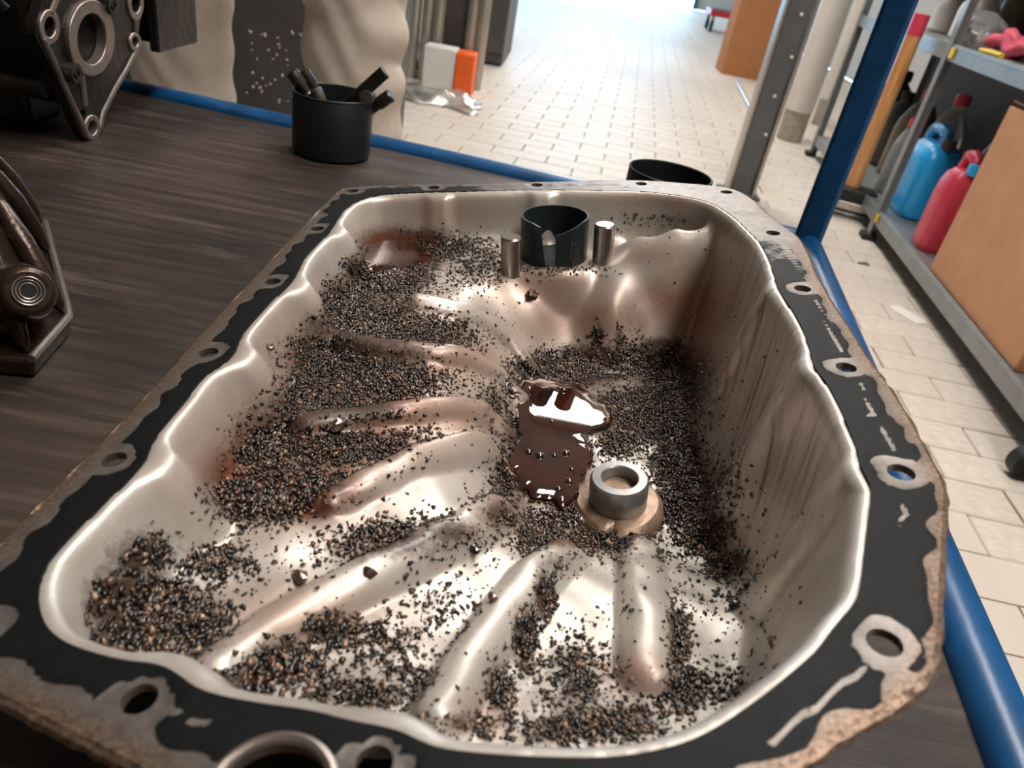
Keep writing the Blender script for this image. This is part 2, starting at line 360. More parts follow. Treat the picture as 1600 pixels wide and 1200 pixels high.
def sdist(P, poly):
    """signed distance of points to a closed polygon, positive inside"""
    P = np.asarray(P); d2 = np.full(len(P), 1e9); ins = np.zeros(len(P), bool); n = len(poly)
    for k in range(n):
        a = poly[k]; b_ = poly[(k+1) % n]; e = b_ - a; w = P - a
        t_ = np.clip((w @ e) / (e @ e + 1e-18), 0, 1); q = w - t_[:, None]*e; d2 = np.minimum(d2, (q*q).sum(1))
        c = ((a[1] <= P[:, 1]) != (b_[1] <= P[:, 1]))
        with np.errstate(divide='ignore', invalid='ignore'):
            xi = a[0] + (P[:, 1] - a[1]) / (b_[1] - a[1]) * e[0]
        ins ^= c & (P[:, 0] < xi)
    return np.where(ins, 1, -1) * np.sqrt(d2)
# depth of the pressed floor below the flange, control points along what the photograph shows
def sump(px, py, d0=0.0795, k=0.161):
    d = d0
    for _ in range(12): d = d0 + k * Q(px, py, d)[0]
    return (px, py, d)
CP = [(545,430,.028),(490,510,.028),(420,620,.028),(325,775,.028),(200,840,.026),(140,900,.024),(130,970,.024),(240,1040,.028),(350,1080,.032),
      (575,350,.026),(600,372,.030),(650,372,.030),(700,365,.028),(600,450,.030),(600,520,.032),(580,600,.034),(560,700,.036),(500,800,.036),(450,900,.036),(400,980,.036),
      (700,420,.032),(720,480,.037),(700,600,.042),(700,680,.043),(680,770,.045),(650,860,.045),(560,1000,.043),(770,600,.054),(765,690,.056),(750,780,.056),(800,860,.058),
      sump(812,610),sump(806,660),sump(798,730),(815,800,.074),(870,850,.072),sump(870,640),sump(850,720),sump(900,780),sump(1040,680),sump(1070,620),sump(950,580),sump(1090,760),(1060,830,.088),(960,850,.080),(1110,830,.089),
      (760,950,.054),(850,950,.058),(700,1080,.048),(820,1120,.050),(900,1000,.058),(950,1100,.054),(1000,950,.064),(1100,950,.069),(1180,970,.066),(1220,930,.064),(1100,1090,.058),(1150,900,.080),(1000,1150,.050),
      (760,375,.028),(800,425,.034),(865,408,.033),(941,410,.033),(900,350,.024),(830,335,.022),(900,318,.014),(770,340,.024),(1000,350,.020),(1000,322,.013),(1095,342,.015),(1050,322,.012),(1050,350,.017),(1000,376,.023),(1050,368,.018),(1110,362,.017),(1055,402,.046),(1110,398,.046),(1000,412,.043),(960,355,.023),
      (840,470,.047),(960,480,.050),(900,515,.064),(850,540,.070),(1040,440,.054),(1085,440,.058),(1000,520,.066),(1070,530,.072),(760,450,.037),(790,520,.055)]
cu = np.array([[*Q(x, y, d), d] for x, y, d in CP])
def tps_k(r2): return np.where(r2 > 1e-16, 0.5 * r2 * np.log(np.maximum(r2, 1e-16)), 0)
def tps_fit(X, z, lam=1e-5):
    X = X * 10; n = len(X); K = tps_k(((X[:, None]-X[None])**2).sum(2)) + lam*np.eye(n)*50; P = np.c_[np.ones(n), X]
    A = np.block([[K, P], [P.T, np.zeros((3, 3))]]); s = np.linalg.solve(A, np.r_[z, 0, 0, 0]); return X, s
TX, TS = tps_fit(cu[:, :2], cu[:, 2])
def base_floor(P):
    P = np.asarray(P) * 10; r = np.full(len(P), TS[-3]) + P[:, 0]*TS[-2] + P[:, 1]*TS[-1]
    for k in range(len(TX)): r = r + TS[k]*tps_k(((P - TX[k])**2).sum(1))
    return r
def hit(px, py, fn):
    """where the line of sight meets a depth field of the pan"""
    ds = np.linspace(0.0, 0.11, 221); uv = np.array([Q(px, py, d) for d in ds]); h = fn(uv)
    k = np.argmax(ds >= h) if (ds >= h).any() else len(ds)-1
    return uv[k], ds[k]
RIBS = [([(655,478),(710,488),(760,503),(800,535),(835,585)], .0062, .0062), ([(540,540),(600,551),(690,560),(750,572),(790,595),(815,628)], .0065, .0058),
        ([(478,668),(540,660),(640,650),(710,643),(760,650),(795,690)], .0062, .0058), ([(520,790),(570,765),(640,728),(710,708),(770,708)], .0055, .0062),
        ([(350,1050),(430,990),(560,918),(660,868),(730,835),(790,805)], .0075, .0075), ([(690,1120),(730,1050),(790,965),(840,905),(885,868)], .0080, .0075),
        ([(1140,402),(1108,432),(1060,478),(1022,528)], .0036, .0100),
        ([(1010,1055),(1010,1000),(1004,930),(1000,865)], .0075, .0085)]
ribs = []
for pts, h, w in RIBS: ribs.append((np.array([hit(x, y, base_floor)[0] for x, y in pts]), h, w))
def seg_dist(P, poly):
    d2 = np.full(len(P), 1e9); L = np.zeros(len(P)); acc = 0
    for a, b_ in zip(poly[:-1], poly[1:]):
        e = b_ - a; ln = np.linalg.norm(e); w = P - a; t_ = np.clip((w @ e)/(e @ e), 0, 1); q = w - t_[:, None]*e; dd = (q*q).sum(1)
        L = np.where(dd < d2, acc + t_*ln, L); d2 = np.minimum(d2, dd); acc += ln
    return np.sqrt(d2), L / acc
def smin(a, b_, k):
    h = np.clip(0.5 + 0.5*(b_ - a)/k, 0, 1); return b_*(1-h) + a*h - k*h*(1-h)
_u, _d = hit(865, 404, base_floor); FLAT = (_u + np.array([0, .004]), _d)
SCALLOP = []
def scallop(px, py, amp, wd_):
    c_ = Q(px, py); i_ = int(np.argmin(np.linalg.norm(inn - c_, axis=1))); tn = inn[(i_+4) % len(inn)] - inn[i_-4]; SCALLOP.append((inn[i_], tn/np.linalg.norm(tn), amp, wd_))
for h_ in ((178,718),(326,551),(426,440),(496,357)): scallop(*h_, .0065, .0105)
for h_ in ((678,293),(839,289)): scallop(*h_, .005, .009)
for h_ in ((1254,451),(1322,574),(1408,738)): scallop(*h_, .003, .008)
for h_ in ((218,1092),(585,1192)): scallop(*h_, .004, .012)
def depth(P):
    P = np.asarray(P); f = base_floor(P)
    for poly, h, w in ribs:
        d, t_ = seg_dist(P, poly); x = np.clip(1 - (d/(w*1.25))**2, 0, 1)
        f = f - h * x**1.5 * (3 - 2*np.sqrt(np.clip(x, 0, 1))) * 0.98
    dm_ = ((CZ - TZ - 0.0042) + 0.1589*P[:, 0] + 0.003*P[:, 1])/0.98729 - UH
    f = smin(f, dm_, 0.004)
    if FLAT is not None:
        w_ = np.clip((0.037 - np.linalg.norm(P - FLAT[0], axis=1))/0.012, 0, 1); w_ = w_*w_*(3-2*w_); f = f*(1-w_) + FLAT[1]*w_
    f = f + 0.0007*np.sin(P[:, 0]*190 + 2*np.sin(P[:, 1]*60))*np.sin(P[:, 1]*150) 
    s = sdist(P, inn); r = 0.0045; k = 3.4
    sb = np.zeros(len(P))
    for L_, tn, amp, wd_ in SCALLOP:
        q = P - L_; tt = q @ tn; near_ = np.exp(-(tt/wd_)**4) * (np.linalg.norm(q, axis=1) < 0.06); sb = np.maximum(sb, amp*near_)
    s = np.where(s > 0, s - sb*np.clip(s/0.012, 0, 1)*0.9, s)
    sr = r*0.955
    wall = np.where(s < sr, r - np.sqrt(np.maximum(r*r - np.clip(s, 0, sr)**2, 0)), r - math.sqrt(r*r - sr*sr) + (s - sr)*k)
    d = smin(f, wall, 0.010) + 0.0
    d = np.where(s < 0.0, 0.0006 + 0*s, np.where(s < 0.003, np.maximum(d, 0.0), d))
    return np.clip(d, 0, 0.2), s
def depth_only(P): return depth(P)[0]
STEP = 0.00125
us = np.arange(inn[:, 0].min()-0.006, inn[:, 0].max()+0.006, STEP); vs_ = np.arange(inn[:, 1].min()-0.006, inn[:, 1].max()+0.006, STEP)
GU, GV = np.meshgrid(us, vs_); GP = np.c_[GU.ravel(), GV.ravel()]
GD, GS = depth(GP)
ny, nx = GU.shape
keep = GS > -0.0035
idx = np.arange(nx*ny).reshape(ny, nx)
quads = np.stack([idx[:-1, :-1], idx[:-1, 1:], idx[1:, 1:], idx[1:, :-1]], -1).reshape(-1, 4)
quads = quads[keep[quads].all(1)]
used = np.unique(quads); remap = -np.ones(nx*ny, int); remap[used] = np.arange(len(used))
bv = np.c_[GP[used], -GD[used]]; bq = remap[quads]
wpix = proj(to_w(bv[:, 0], bv[:, 1], bv[:, 2]))
def blobs(px, py, L):
    r = np.zeros_like(px)
    for x, y, rx, ry, a in L: r = np.maximum(r, a*np.exp(-(((px-x)/rx)**2 + ((py-y)/ry)**2)))
    return r
GRIT = [(600,430,70,40,1),(540,470,50,40,1),(580,510,90,38,1),(680,520,70,30,.8),(500,560,60,50,1),(600,595,100,35,.95),(480,630,60,50,1),(560,640,80,30,.9),(420,700,55,60,1),(520,700,90,35,.9),(400,780,70,40,1),(500,760,70,30,.8),(600,700,60,25,.7),(640,680,60,18,.5),
        (200,860,70,45,1),(160,930,45,60,1),(240,950,80,60,1),(200,1000,70,35,1),(310,980,60,60,.75),(330,880,90,40,.55),(620,845,100,30,.8),(700,830,60,25,.8),(560,860,100,30,.5),(260,1020,60,25,.8),
        (390,1070,45,35,1),(450,1035,60,40,1),(520,985,55,35,.9),(600,1000,70,45,.55),(560,1085,110,30,.7),(680,950,60,60,.35),(640,1060,60,40,.5),
        (850,930,18,45,1),(820,1000,22,60,1),(780,1080,25,50,.8),(900,1060,60,70,.6),(900,1140,110,30,.75),(960,1130,80,35,.8),(1060,1000,18,60,.95),(1070,1080,40,40,.9),(1130,1080,70,40,.45),(1150,930,60,60,.25),(870,880,40,25,.5),(1010,870,70,20,.4),(1000,940,30,90,.2),(730,1130,90,25,.6),
        (1000,560,70,28,1),(1050,585,50,35,1),(900,570,70,25,1),(830,575,35,22,1),(1030,650,65,50,1),(980,640,40,30,1),(1060,720,45,60,1),(1050,790,40,40,1),(1100,830,50,45,1),(1140,880,45,25,.9),(1120,760,50,60,.55),(850,830,50,35,.9),(780,800,40,30,.75),(790,740,22,50,.8),(800,680,22,45,.7),(770,630,30,40,.5),(940,840,80,22,1),(880,800,25,25,.9),(935,530,12,25,.9),(968,540,10,28,.9),(1030,545,40,20,1),(800,600,25,30,.6),(850,690,60,15,.9),(970,690,40,30,.9),
        (640,400,60,25,.6),(700,385,60,22,.7),(740,420,50,30,.4),(760,395,30,20,.4),(1060,335,85,20,.5),(860,425,70,12,.35),(555,420,20,30,.9)]
film = np.clip(blobs(*wpix, GRIT + [(1000,620,130,80,1),(890,600,100,40,.95),(860,740,90,80,1),(1080,780,60,90,.85),(560,560,140,120,.8),(430,720,90,90,.95),(200,940,80,90,.85),(640,388,90,34,1),(920,560,110,24,1),(940,830,110,25,.9)]), 0, 1)
film = np.where(film > 0.75, 0.75 + (film-0.75)*0.5, film) * np.clip(bv[:, 2] * -60, 0, 1)
STAIN = [(560,600,160,130,.8),(450,720,150,100,1),(600,640,140,90,.9),(700,560,130,60,.7),(720,650,130,50,.7),(480,960,140,60,.6),(620,500,120,60,.5),(1080,480,60,90,1),(1040,400,90,25,.6),(850,450,100,60,.75),(930,500,150,60,.8),(1040,470,60,50,.9),(1050,310,130,20,.6),(700,330,120,30,.6),(800,800,60,40,.5),(940,800,80,40,.8),(1000,1050,45,40,.6),(760,1120,40,40,.5),(1060,560,80,40,1)]
stain = np.clip(blobs(*wpix, STAIN), 0, 1)
AMBER = [(430,770,95,30,1),(360,745,50,45,.9),(480,795,70,22,1),(540,775,60,20,.6),(470,690,90,40,.45),(400,720,60,50,.6),(640,385,75,24,.9),(600,375,40,22,.9),(860,740,60,60,.8),(920,565,90,16,.6),(900,840,70,14,.7)]
amber = np.clip(blobs(*wpix, AMBER)*1.3 - 0.15, 0, 1)
me = bpy.data.meshes.new('basin'); me.from_pydata(bv.tolist(), [], bq.tolist()); me.update()
me.polygons.foreach_set('use_smooth', [True]*len(me.polygons)); me.materials.append(M['pan_metal'])
dirt = np.clip(blobs(*wpix, [(900,1090,260,80,.9),(560,1070,170,60,.8),(620,980,150,60,.5),(260,970,150,80,.8),(1130,1050,110,80,.8),(560,600,190,150,.7),(620,850,170,45,.6),(420,900,130,50,.35),(1000,900,200,35,.35),(600,430,120,70,.6),(1080,350,90,25,.6),(780,720,60,90,.5)]), 0, 1)
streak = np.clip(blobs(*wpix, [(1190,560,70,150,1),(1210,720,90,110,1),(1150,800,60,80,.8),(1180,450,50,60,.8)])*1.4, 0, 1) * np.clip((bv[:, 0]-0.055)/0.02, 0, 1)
for nm, arr in (('film', film), ('stain', stain), ('amber', amber), ('streak', streak), ('dirt', dirt)):
    a = me.attributes.new(nm, 'FLOAT', 'POINT'); a.data.foreach_set('value', arr.astype(np.float32))
basin = bpy.data.objects.new('basin', me); COL.objects.link(basin); basin.parent = pan
md = basin.modifiers.new('sheet', 'SOLIDIFY'); md.thickness = 0.0014; md.offset = -1

# ---- flange ring with its bolt holes
HOLES = [(551,298),(678,293),(839,289),(1002,287),(1135,300),(1208,364),(1254,451),(1322,574),(1408,738),(1382,1004),(496,357),(426,440),(326,551),(178,718),(218,1092),(585,1192),(-35,985)]
hc = np.array([Q(*h) for h in HOLES]); hr = np.full(len(hc), 0.0039); hr[8] = 0.0042; hr[9] = 0.0042
big = Q(420, 1250); hcs = np.vstack([hc, big]); hrs = np.append(hr, 0.0115)
hcs[14] = Q(218, 1092)
pts2 = []; edges2 = []
def loop2(P):
    n0 = len(pts2); pts2.extend(Vector((float(p[0]), float(p[1]))) for p in P)
    edges2.extend((n0 + k, n0 + (k+1) % len(P)) for k in range(len(P)))
loop2(inn); loop2(out)
for c, r in zip(hcs, hrs):
    n = 20 if r < .006 else 40
    loop2([c + r*np.array([math.cos(2*math.pi*k/n), math.sin(2*math.pi*k/n)]) for k in range(n)])
gu, gv = np.meshgrid(np.arange(-0.2, 0.15, 0.0018), np.arange(0.05, 0.53, 0.0018)); gp = np.c_[gu.ravel(), gv.ravel()]
gp[::2] += 0.0003
so = sdist(gp, out); si = sdist(gp, inn); dh = np.min(np.linalg.norm(gp[:, None] - hcs[None], axis=2) - hrs[None], axis=1)
gp = gp[(so > 0.0007) & (si < -0.0007) & (dh > 0.0007)]
pts2.extend(Vector((float(p[0]), float(p[1]))) for p in gp)
rv, re_, rf, _, _, _ = delaunay_2d_cdt(pts2, edges2, [], 0, 1e-7)
rv = np.array([(p[0], p[1]) for p in rv]); rf = np.array([f for f in rf if len(f) == 3])
cen = rv[rf].mean(1)
ok = (sdist(cen, out) > 0) & (sdist(cen, inn) < 0) & (np.min(np.linalg.norm(cen[:, None] - hcs[None], axis=2) - hrs[None]*0.985, axis=1) > 0)
rf = rf[ok]
so = sdist(rv, out); si = -sdist(rv, inn); dh = np.min(np.linalg.norm(rv[:, None] - hc[None], axis=2) - hr[None], axis=1); db = np.linalg.norm(rv - big, axis=1) - 0.0115
wob = 0.0012*np.sin(rv[:, 0]*310 + 1.3*np.sin(rv[:, 1]*170)) + 0.0008*np.sin(rv[:, 1]*420 + rv[:, 0]*90)
edge_w = np.where(rv[:, 0] < -0.06, 0.0052, 0.0040) + np.where((rv[:, 0] > 0.02) & (rv[:, 1] < 0.21), -0.0024, 0) + np.where(rv[:, 1] > 0.42, -0.002, 0)
seal = np.clip(((so - edge_w + wob) / 0.0022), 0, 1) * np.clip((dh - 0.0034 + 0.6*wob) / 0.0016, 0, 1)
band = np.clip((0.0048 - si + 0.5*wob)/0.0012, 0, 1) * np.clip((dh - 0.0012)/0.001, 0, 1); seal = np.maximum(seal, band)
seal = seal * np.clip(db/0.004, 0, 1)
LINES = [[(1220,376),(1257,438)],[(1272,470),(1315,552)],[(1342,600),(1366,653),(1356,652)],[(1372,668),(1383,678),(1398,705)],[(1410,785),(1413,805),(1405,822)],[(1350,1045),(1200,1165)],[(700,292),(822,289)],[(860,289),(985,288)],[(1025,291),(1105,297)],[(265,1112),(322,1134)],[(560,296),(650,293)]]
lines = [np.array([Q(*p) for p in L]) for L in LINES]
bead = np.zeros(len(rv))
for L in lines:
    d, _ = seg_dist(rv, L); bead = np.maximum(bead, np.clip(1 - d/0.0010, 0, 1))
seal = seal * (1 - np.clip(bead*1.7, 0, 1))
# reflected sky painted as paler back flange; rear right greyer, sealant thinned in patches
rear_pale = np.clip((rv[:, 1] - 0.34)/0.06, 0, 1) * np.clip((rv[:, 0] + 0.10)/0.05, 0, 1)
patch = 0.5 + 0.5*np.sin(rv[:, 0]*95 + 1.7)*np.sin(rv[:, 1]*130 + 0.6)
seal = seal*(1 - rear_pale*(0.55 + 0.4*patch))
rust = np.clip(1 - so/0.007, 0, 1) * np.where(rv[:, 1] > 0.40, 0.25, 1.0)
zt = 0.0005*seal + 0.0009*bead + 0.0003*np.clip(1 - dh/0.003, 0, 1)*0
fb = MB(); nv = len(rv); TK = 0.0026
fverts = np.vstack([np.c_[rv, zt], np.c_[rv, np.full(nv, -TK)]])
ffaces = rf.tolist() + (rf[:, ::-1] + nv).tolist()
from collections import Counter
ec = Counter(); eo = {}
for f in rf:
    for a, b_ in ((f[0], f[1]), (f[1], f[2]), (f[2], f[0])):
        k = (min(a, b_), max(a, b_)); ec[k] += 1; eo[k] = (int(a), int(b_))
rimv = []
for k, c in ec.items():
    if c == 1:
        a, b_ = eo[k]; ffaces.append((b_, a, a + nv, b_ + nv))
fo_me = bpy.data.meshes.new('flange'); fo_me.from_pydata(fverts.tolist(), [], ffaces); fo_me.update()
bm = bmesh.new(); bm.from_mesh(fo_me); bmesh.ops.recalc_face_normals(bm, faces=bm.faces); bm.to_mesh(fo_me); bm.free()
fo_me.materials.append(M['flange_metal']); fo_me.polygons.foreach_set('use_smooth', [True]*len(fo_me.polygons)); fo_me.set_sharp_from_angle(angle=math.radians(40))
for nm, arr in (('sealant', np.r_[seal, np.zeros(nv)]), ('rust', np.r_[rust, np.ones(nv)])):
    a = fo_me.attributes.new(nm, 'FLOAT', 'POINT'); a.data.foreach_set('value', arr.astype(np.float32))
flange = bpy.data.objects.new('flange', fo_me); COL.objects.link(flange); flange.parent = pan
# rolled outer edge of the flange
rp = [np.array([p[0], p[1], -0.0022 + 0.0003*math.sin(k*1.7)]) for k, p in enumerate(chaikin(out, 1))]; rp.append(rp[0])
rim = MB().tube(rp, [0.0021 + 0.0004*math.sin(k*2.3)*math.sin(k*0.37) for k in range(len(rp))], 8, False).build('rolled_edge', 'flange_metal', pan)
for nm, val in (('sealant', 0.0), ('rust', 1.0)):
    a = rim.data.attributes.new(nm, 'FLOAT', 'POINT'); a.data.foreach_set('value', np.full(len(rim.data.vertices), val, np.float32))
# round bead of the large opening at the near end
b = MB().tube([(big[0]+0.0125*math.cos(a), big[1]+0.0125*math.sin(a), 0.0006) for a in np.linspace(0, 2*math.pi, 49)], 0.0014, 8, False)
b.build('opening_bead', 'machined', pan, normals=False)

# ---- welded drain boss on its pad
buv, bd = hit(964, 793, depth_only); bd = float(depth_only(np.array([buv]))[0])
boss_loc = np.array([buv[0], buv[1], -bd])
LM = Matrix.Translation(Vector(boss_loc) - Vector((0, 0, .001)))
pad = MB(); n = 48; prof = []
vs = []; fs = []
for ring, (r, z) in enumerate(((0.0215, -0.003), (0.0208, 0.002), (0.0185, 0.0042), (0.012, 0.0046))):
    for k in range(n):
        a = 2*math.pi*k/n; notch = math.exp(-((a - math.radians(262))/0.09)**2)
        rr = r*(1 - 0.22*notch*(ring < 3)) * (1 + 0.04*math.sin(3*a)); vs.append((rr*math.cos(a), rr*math.sin(a), z - 0.0015*notch*(ring == 2)))
for r in range(3):
    for k in range(n): fs.append((r*n+k, r*n+(k+1) % n, (r+1)*n+(k+1) % n, (r+1)*n+k))
fs.append(tuple(3*n + k for k in range(n))); pad.add(vs, fs)
o = pad.build('weld_pad', 'rust_pad', pan, normals=False); o.matrix_local = LM
o = MB().lathe([(0.0060, 0.004), (0.0125, 0.004), (0.0132, 0.0052), (0.0132, 0.0165), (0.0122, 0.0180), (0.0086, 0.0182), (0.0080, 0.0176), (0.0078, 0.0120), (0.0060, 0.0118)], n=40, closed=True).build('drain_boss', 'boss_steel', pan); o.matrix_local = LM
o['label'] = 'grey steel drain boss with round bore'
o2 = MB().lathe([(0.0076, 0.0105), (0.0076, 0.0122), (0.0015, 0.0126)], n=24).build('plug_end', 'rust_pad', o)

# ---- slotted sleeve and two studs on the rear mound
def on_floor(px, py):
    uv, d = hit(px, py, depth_only); return np.array([uv[0], uv[1], -float(depth_only(np.array([uv]))[0])])
sl = on_floor(865, 404) + np.array([0, 0.004, 0])
Rr, Hh = 0.0212, 0.0300; view = math.atan2(-sl[1], -sl[0]); n = 72; sb = MB(); vs = []; fs = []; rows = 6
slit = view - 0.10
for side, r in enumerate((Rr, Rr - 0.0013)):
    for k in range(n + 1):
        a = slit + 0.12 + (2*math.pi - 0.24) * k / n
        off = k / n
        top = Hh * (1 - 0.20*max(0, 1 - off/0.16)) * (1 - 0.05*max(0, (off - 0.93)/0.07))
        open_ = 0.0
        for j in range(rows + 1):
            z = top * j / rows; w = 1.0
            aa = a
            if off > 0.90: aa = a - 0.22*(j/rows)*((off-0.90)/0.10)
            if off < 0.06: aa = a + 0.02*(1 - off/0.06)
            vs.append((r*math.cos(aa), r*math.sin(aa), z))
S1 = (n+1)*(rows+1)
for k in range(n):
    for j in range(rows):
        q = (k*(rows+1)+j, (k+1)*(rows+1)+j, (k+1)*(rows+1)+j+1, k*(rows+1)+j+1); fs.append(q); fs.append(tuple(i + S1 for i in reversed(q)))
    q = (k*(rows+1)+rows, (k+1)*(rows+1)+rows); fs.append((q[0], q[1], q[1]+S1, q[0]+S1))
for k in (0, n):
    for j in range(rows):
        q = (k*(rows+1)+j, k*(rows+1)+j+1); fs.append((q[0], q[1], q[1]+S1, q[0]+S1))
sb.add(vs, fs); o = sb.build('slotted_sleeve', 'sleeve_steel', pan); o.matrix_local = Matrix.Translation(Vector(sl - np.array([0, 0, 0.003])))
o['label'] = 'black steel sleeve open at one side by a slot'
o2 = MB().lathe([(Rr-.0008, 0.001), (Rr-.0008, 0.0045), (Rr*.5, 0.0048)], n=40).build('sleeve_dark_disc', 'sleeve_steel', o)  # disc added so that the sleeve looks dark inside
o = MB().tube([(Rr*0.96*math.cos(view+0.55), Rr*0.96*math.sin(view+0.55), 0.001), (Rr*1.02*math.cos(view+0.55), Rr*1.02*math.sin(view+0.55), 0.016)], 0.0016, 8).build('weld_bead', 'dark_steel', pan); o.matrix_local = Matrix.Translation(Vector(sl))
for px, py, h in ((799, 424, 0.0215), (941, 409, 0.0245)):
    q = on_floor(px, py)
    o = MB().lathe([(0.0064, -0.004), (0.0064, h-0.001), (0.0056, h)], n=28).build('stud', 'bright_steel', pan); o.matrix_local = Matrix.Translation(Vector(q))

# ---- loose sludge grit: past counting
def grid_depth(P):
    fx = np.clip((P[:, 0]-us[0])/STEP, 0, nx-1.001); fy = np.clip((P[:, 1]-vs_[0])/STEP, 0, ny-1.001); i = fx.astype(int); j = fy.astype(int); fx -= i; fy -= j; G = GD.reshape(ny, nx)
    return G[j, i]*(1-fx)*(1-fy) + G[j, i+1]*fx*(1-fy) + G[j+1, i]*(1-fx)*fy + G[j+1, i+1]*fx*fy
def grid_s(P):
    i = np.clip(((P[:, 0]-us[0])/STEP+.5).astype(int), 0, nx-1); j = np.clip(((P[:, 1]-vs_[0])/STEP+.5).astype(int), 0, ny-1); return GS.reshape(ny, nx)[j, i]
NC = 330000
cand = np.c_[rng.uniform(us[0], us[-1], NC), rng.uniform(vs_[0], vs_[-1], NC)]
cd = grid_depth(cand); cs = grid_s(cand); okc = (cs > 0.004) & (cd > 0.012); cand = cand[okc]; cd = cd[okc]
cw = to_w(cand[:, 0], cand[:, 1], -cd); px, py = proj(cw)
rib_keep = np.ones(len(cand))
for poly, h, w in ribs:
    d, _ = seg_dist(cand, poly); rib_keep = np.minimum(rib_keep, np.clip((d - w*0.35)/(w*0.5), 0.10, 1))
den = np.clip(blobs(px, py, GRIT), 0, 1)*rib_keep + 0.012
sel = rng.random(len(cand)) < den**1.25 * 0.62
cand, cd, px, py, den = cand[sel], cd[sel], px[sel], py[sel], den[sel]
eps = 0.0008
gxn = (grid_depth(cand + [eps, 0]) - grid_depth(cand - [eps, 0]))/(2*eps); gyn = (grid_depth(cand + [0, eps]) - grid_depth(cand - [0, eps]))/(2*eps)
ng = len(cand)
nn = np.c_[gxn, gyn, np.ones(ng)]; nn /= np.linalg.norm(nn, axis=1)[:, None]
ang = rng.uniform(0, 2*np.pi, ng); t1 = np.c_[np.cos(ang), np.sin(ang), np.zeros(ng)]; t1 -= nn*(t1*nn).sum(1)[:, None]; t1 /= np.linalg.norm(t1, axis=1)[:, None]
tilt = rng.normal(0, 0.45, (ng, 3)); n2 = nn + tilt; n2 /= np.linalg.norm(n2, axis=1)[:, None]; t1 -= n2*(t1*n2).sum(1)[:, None]; t1 /= np.linalg.norm(t1, axis=1)[:, None]; t2 = np.cross(n2, t1)
coarse = np.clip(blobs(px, py, [(210,940,150,120,1),(410,780,90,40,1),(450,1040,130,70,.8),(600,430,80,40,.5),(640,800,150,100,.3)]), 0, 1)
size = (0.00055 + 0.0012*rng.random(ng)**2.0) * (1 + 0.40*coarse) * (0.75 + 0.35*den)
tmpl = np.array([(1, 0, 0), (0.2, 0.75, 0.1), (-0.9, 0.35, 0), (-0.5, -0.7, 0.05), (0.45, -0.7, 0), (0, 0, 0.75), (0, 0, -0.5)])
tf = np.array([(0,1,5),(1,2,5),(2,3,5),(3,4,5),(4,0,5),(1,0,6),(2,1,6),(3,2,6),(4,3,6),(0,4,6)])
jit = tmpl[None] + rng.normal(0, 0.20, (ng, 7, 3)); jit[:, :, 1] *= rng.uniform(0.5, 1.0, ng)[:, None]; jit[:, :, 2] *= rng.uniform(0.35, 0.9, ng)[:, None]
gvx = np.c_[cand, -cd][:, None] + size[:, None, None]*(jit[:, :, :1]*t1[:, None] + jit[:, :, 1:2]*t2[:, None] + jit[:, :, 2:]*n2[:, None]) + nn[:, None]*size[:, None, None]*0.30
gvx = gvx.reshape(-1, 3); gf = (tf[None] + (np.arange(ng)*7)[:, None, None]).reshape(-1, 3)
gm = bpy.data.meshes.new('sludge_grit'); gm.vertices.add(len(gvx)); gm.vertices.foreach_set('co', (np.c_[to_w(gvx[:, 0], gvx[:, 1], gvx[:, 2])]).astype(np.float32).ravel())
gm.loops.add(len(gf)*3); gm.loops.foreach_set('vertex_index', gf.ravel().astype(np.int32)); gm.polygons.add(len(gf)); gm.polygons.foreach_set('loop_start', np.arange(0, len(gf)*3, 3, dtype=np.int32)); gm.update(calc_edges=True); gm.validate()
tone = np.repeat(np.clip(rng.random(ng)**2.4, 0, 1), 7); a = gm.attributes.new('tone', 'FLOAT', 'POINT'); a.data.foreach_set('value', tone.astype(np.float32)); gm.materials.append(M['sludge'])
grit = bpy.data.objects.new('sludge_grit', gm); COL.objects.link(grit); tag(grit, 'glossy dark carbon sludge grit strewn over the pan floor', 'sludge', kind='stuff')
print('grit flakes', ng, 'lowest pan point above bench', (to_w(bv[:, 0], bv[:, 1], bv[:, 2])[:, 2].min() - 0.0014 - TZ))

# ---- single crumbs that stand apart
def crumb(px, py, r, lab, seed):
    q = on_floor(px, py); rr = random.Random(seed); bm = bmesh.new(); bmesh.ops.create_icosphere(bm, subdivisions=2, radius=1)
    ph = [rr.uniform(0, 6) for _ in range(6)]
    for v in bm.verts:
        k = 1 + 0.28*math.sin(3*v.co.x + ph[0])*math.sin(2.6*v.co.y + ph[1]) + 0.2*math.sin(5*v.co.z + ph[2] + 3*v.co.x)
        v.co = Vector((v.co.x*k*r*1.15, v.co.y*k*r*0.8, v.co.z*k*r*0.6))
    me = bpy.data.meshes.new('sludge_crumb'); bm.to_mesh(me); bm.free(); me.materials.append(M['sludge'])
    a = me.attributes.new('tone', 'FLOAT', 'POINT'); a.data.foreach_set('value', np.full(len(me.vertices), rr.uniform(.3, .62), np.float32))
    o = bpy.data.objects.new('sludge_crumb', me); COL.objects.link(o); w = to_w(q[0], q[1], q[2] + r*0.35); o.location = tuple(w); o.rotation_euler = (0, math.radians(-9), rr.uniform(0, 6))
    tag(o, lab, 'crumb', 'loose crumbs of sludge')
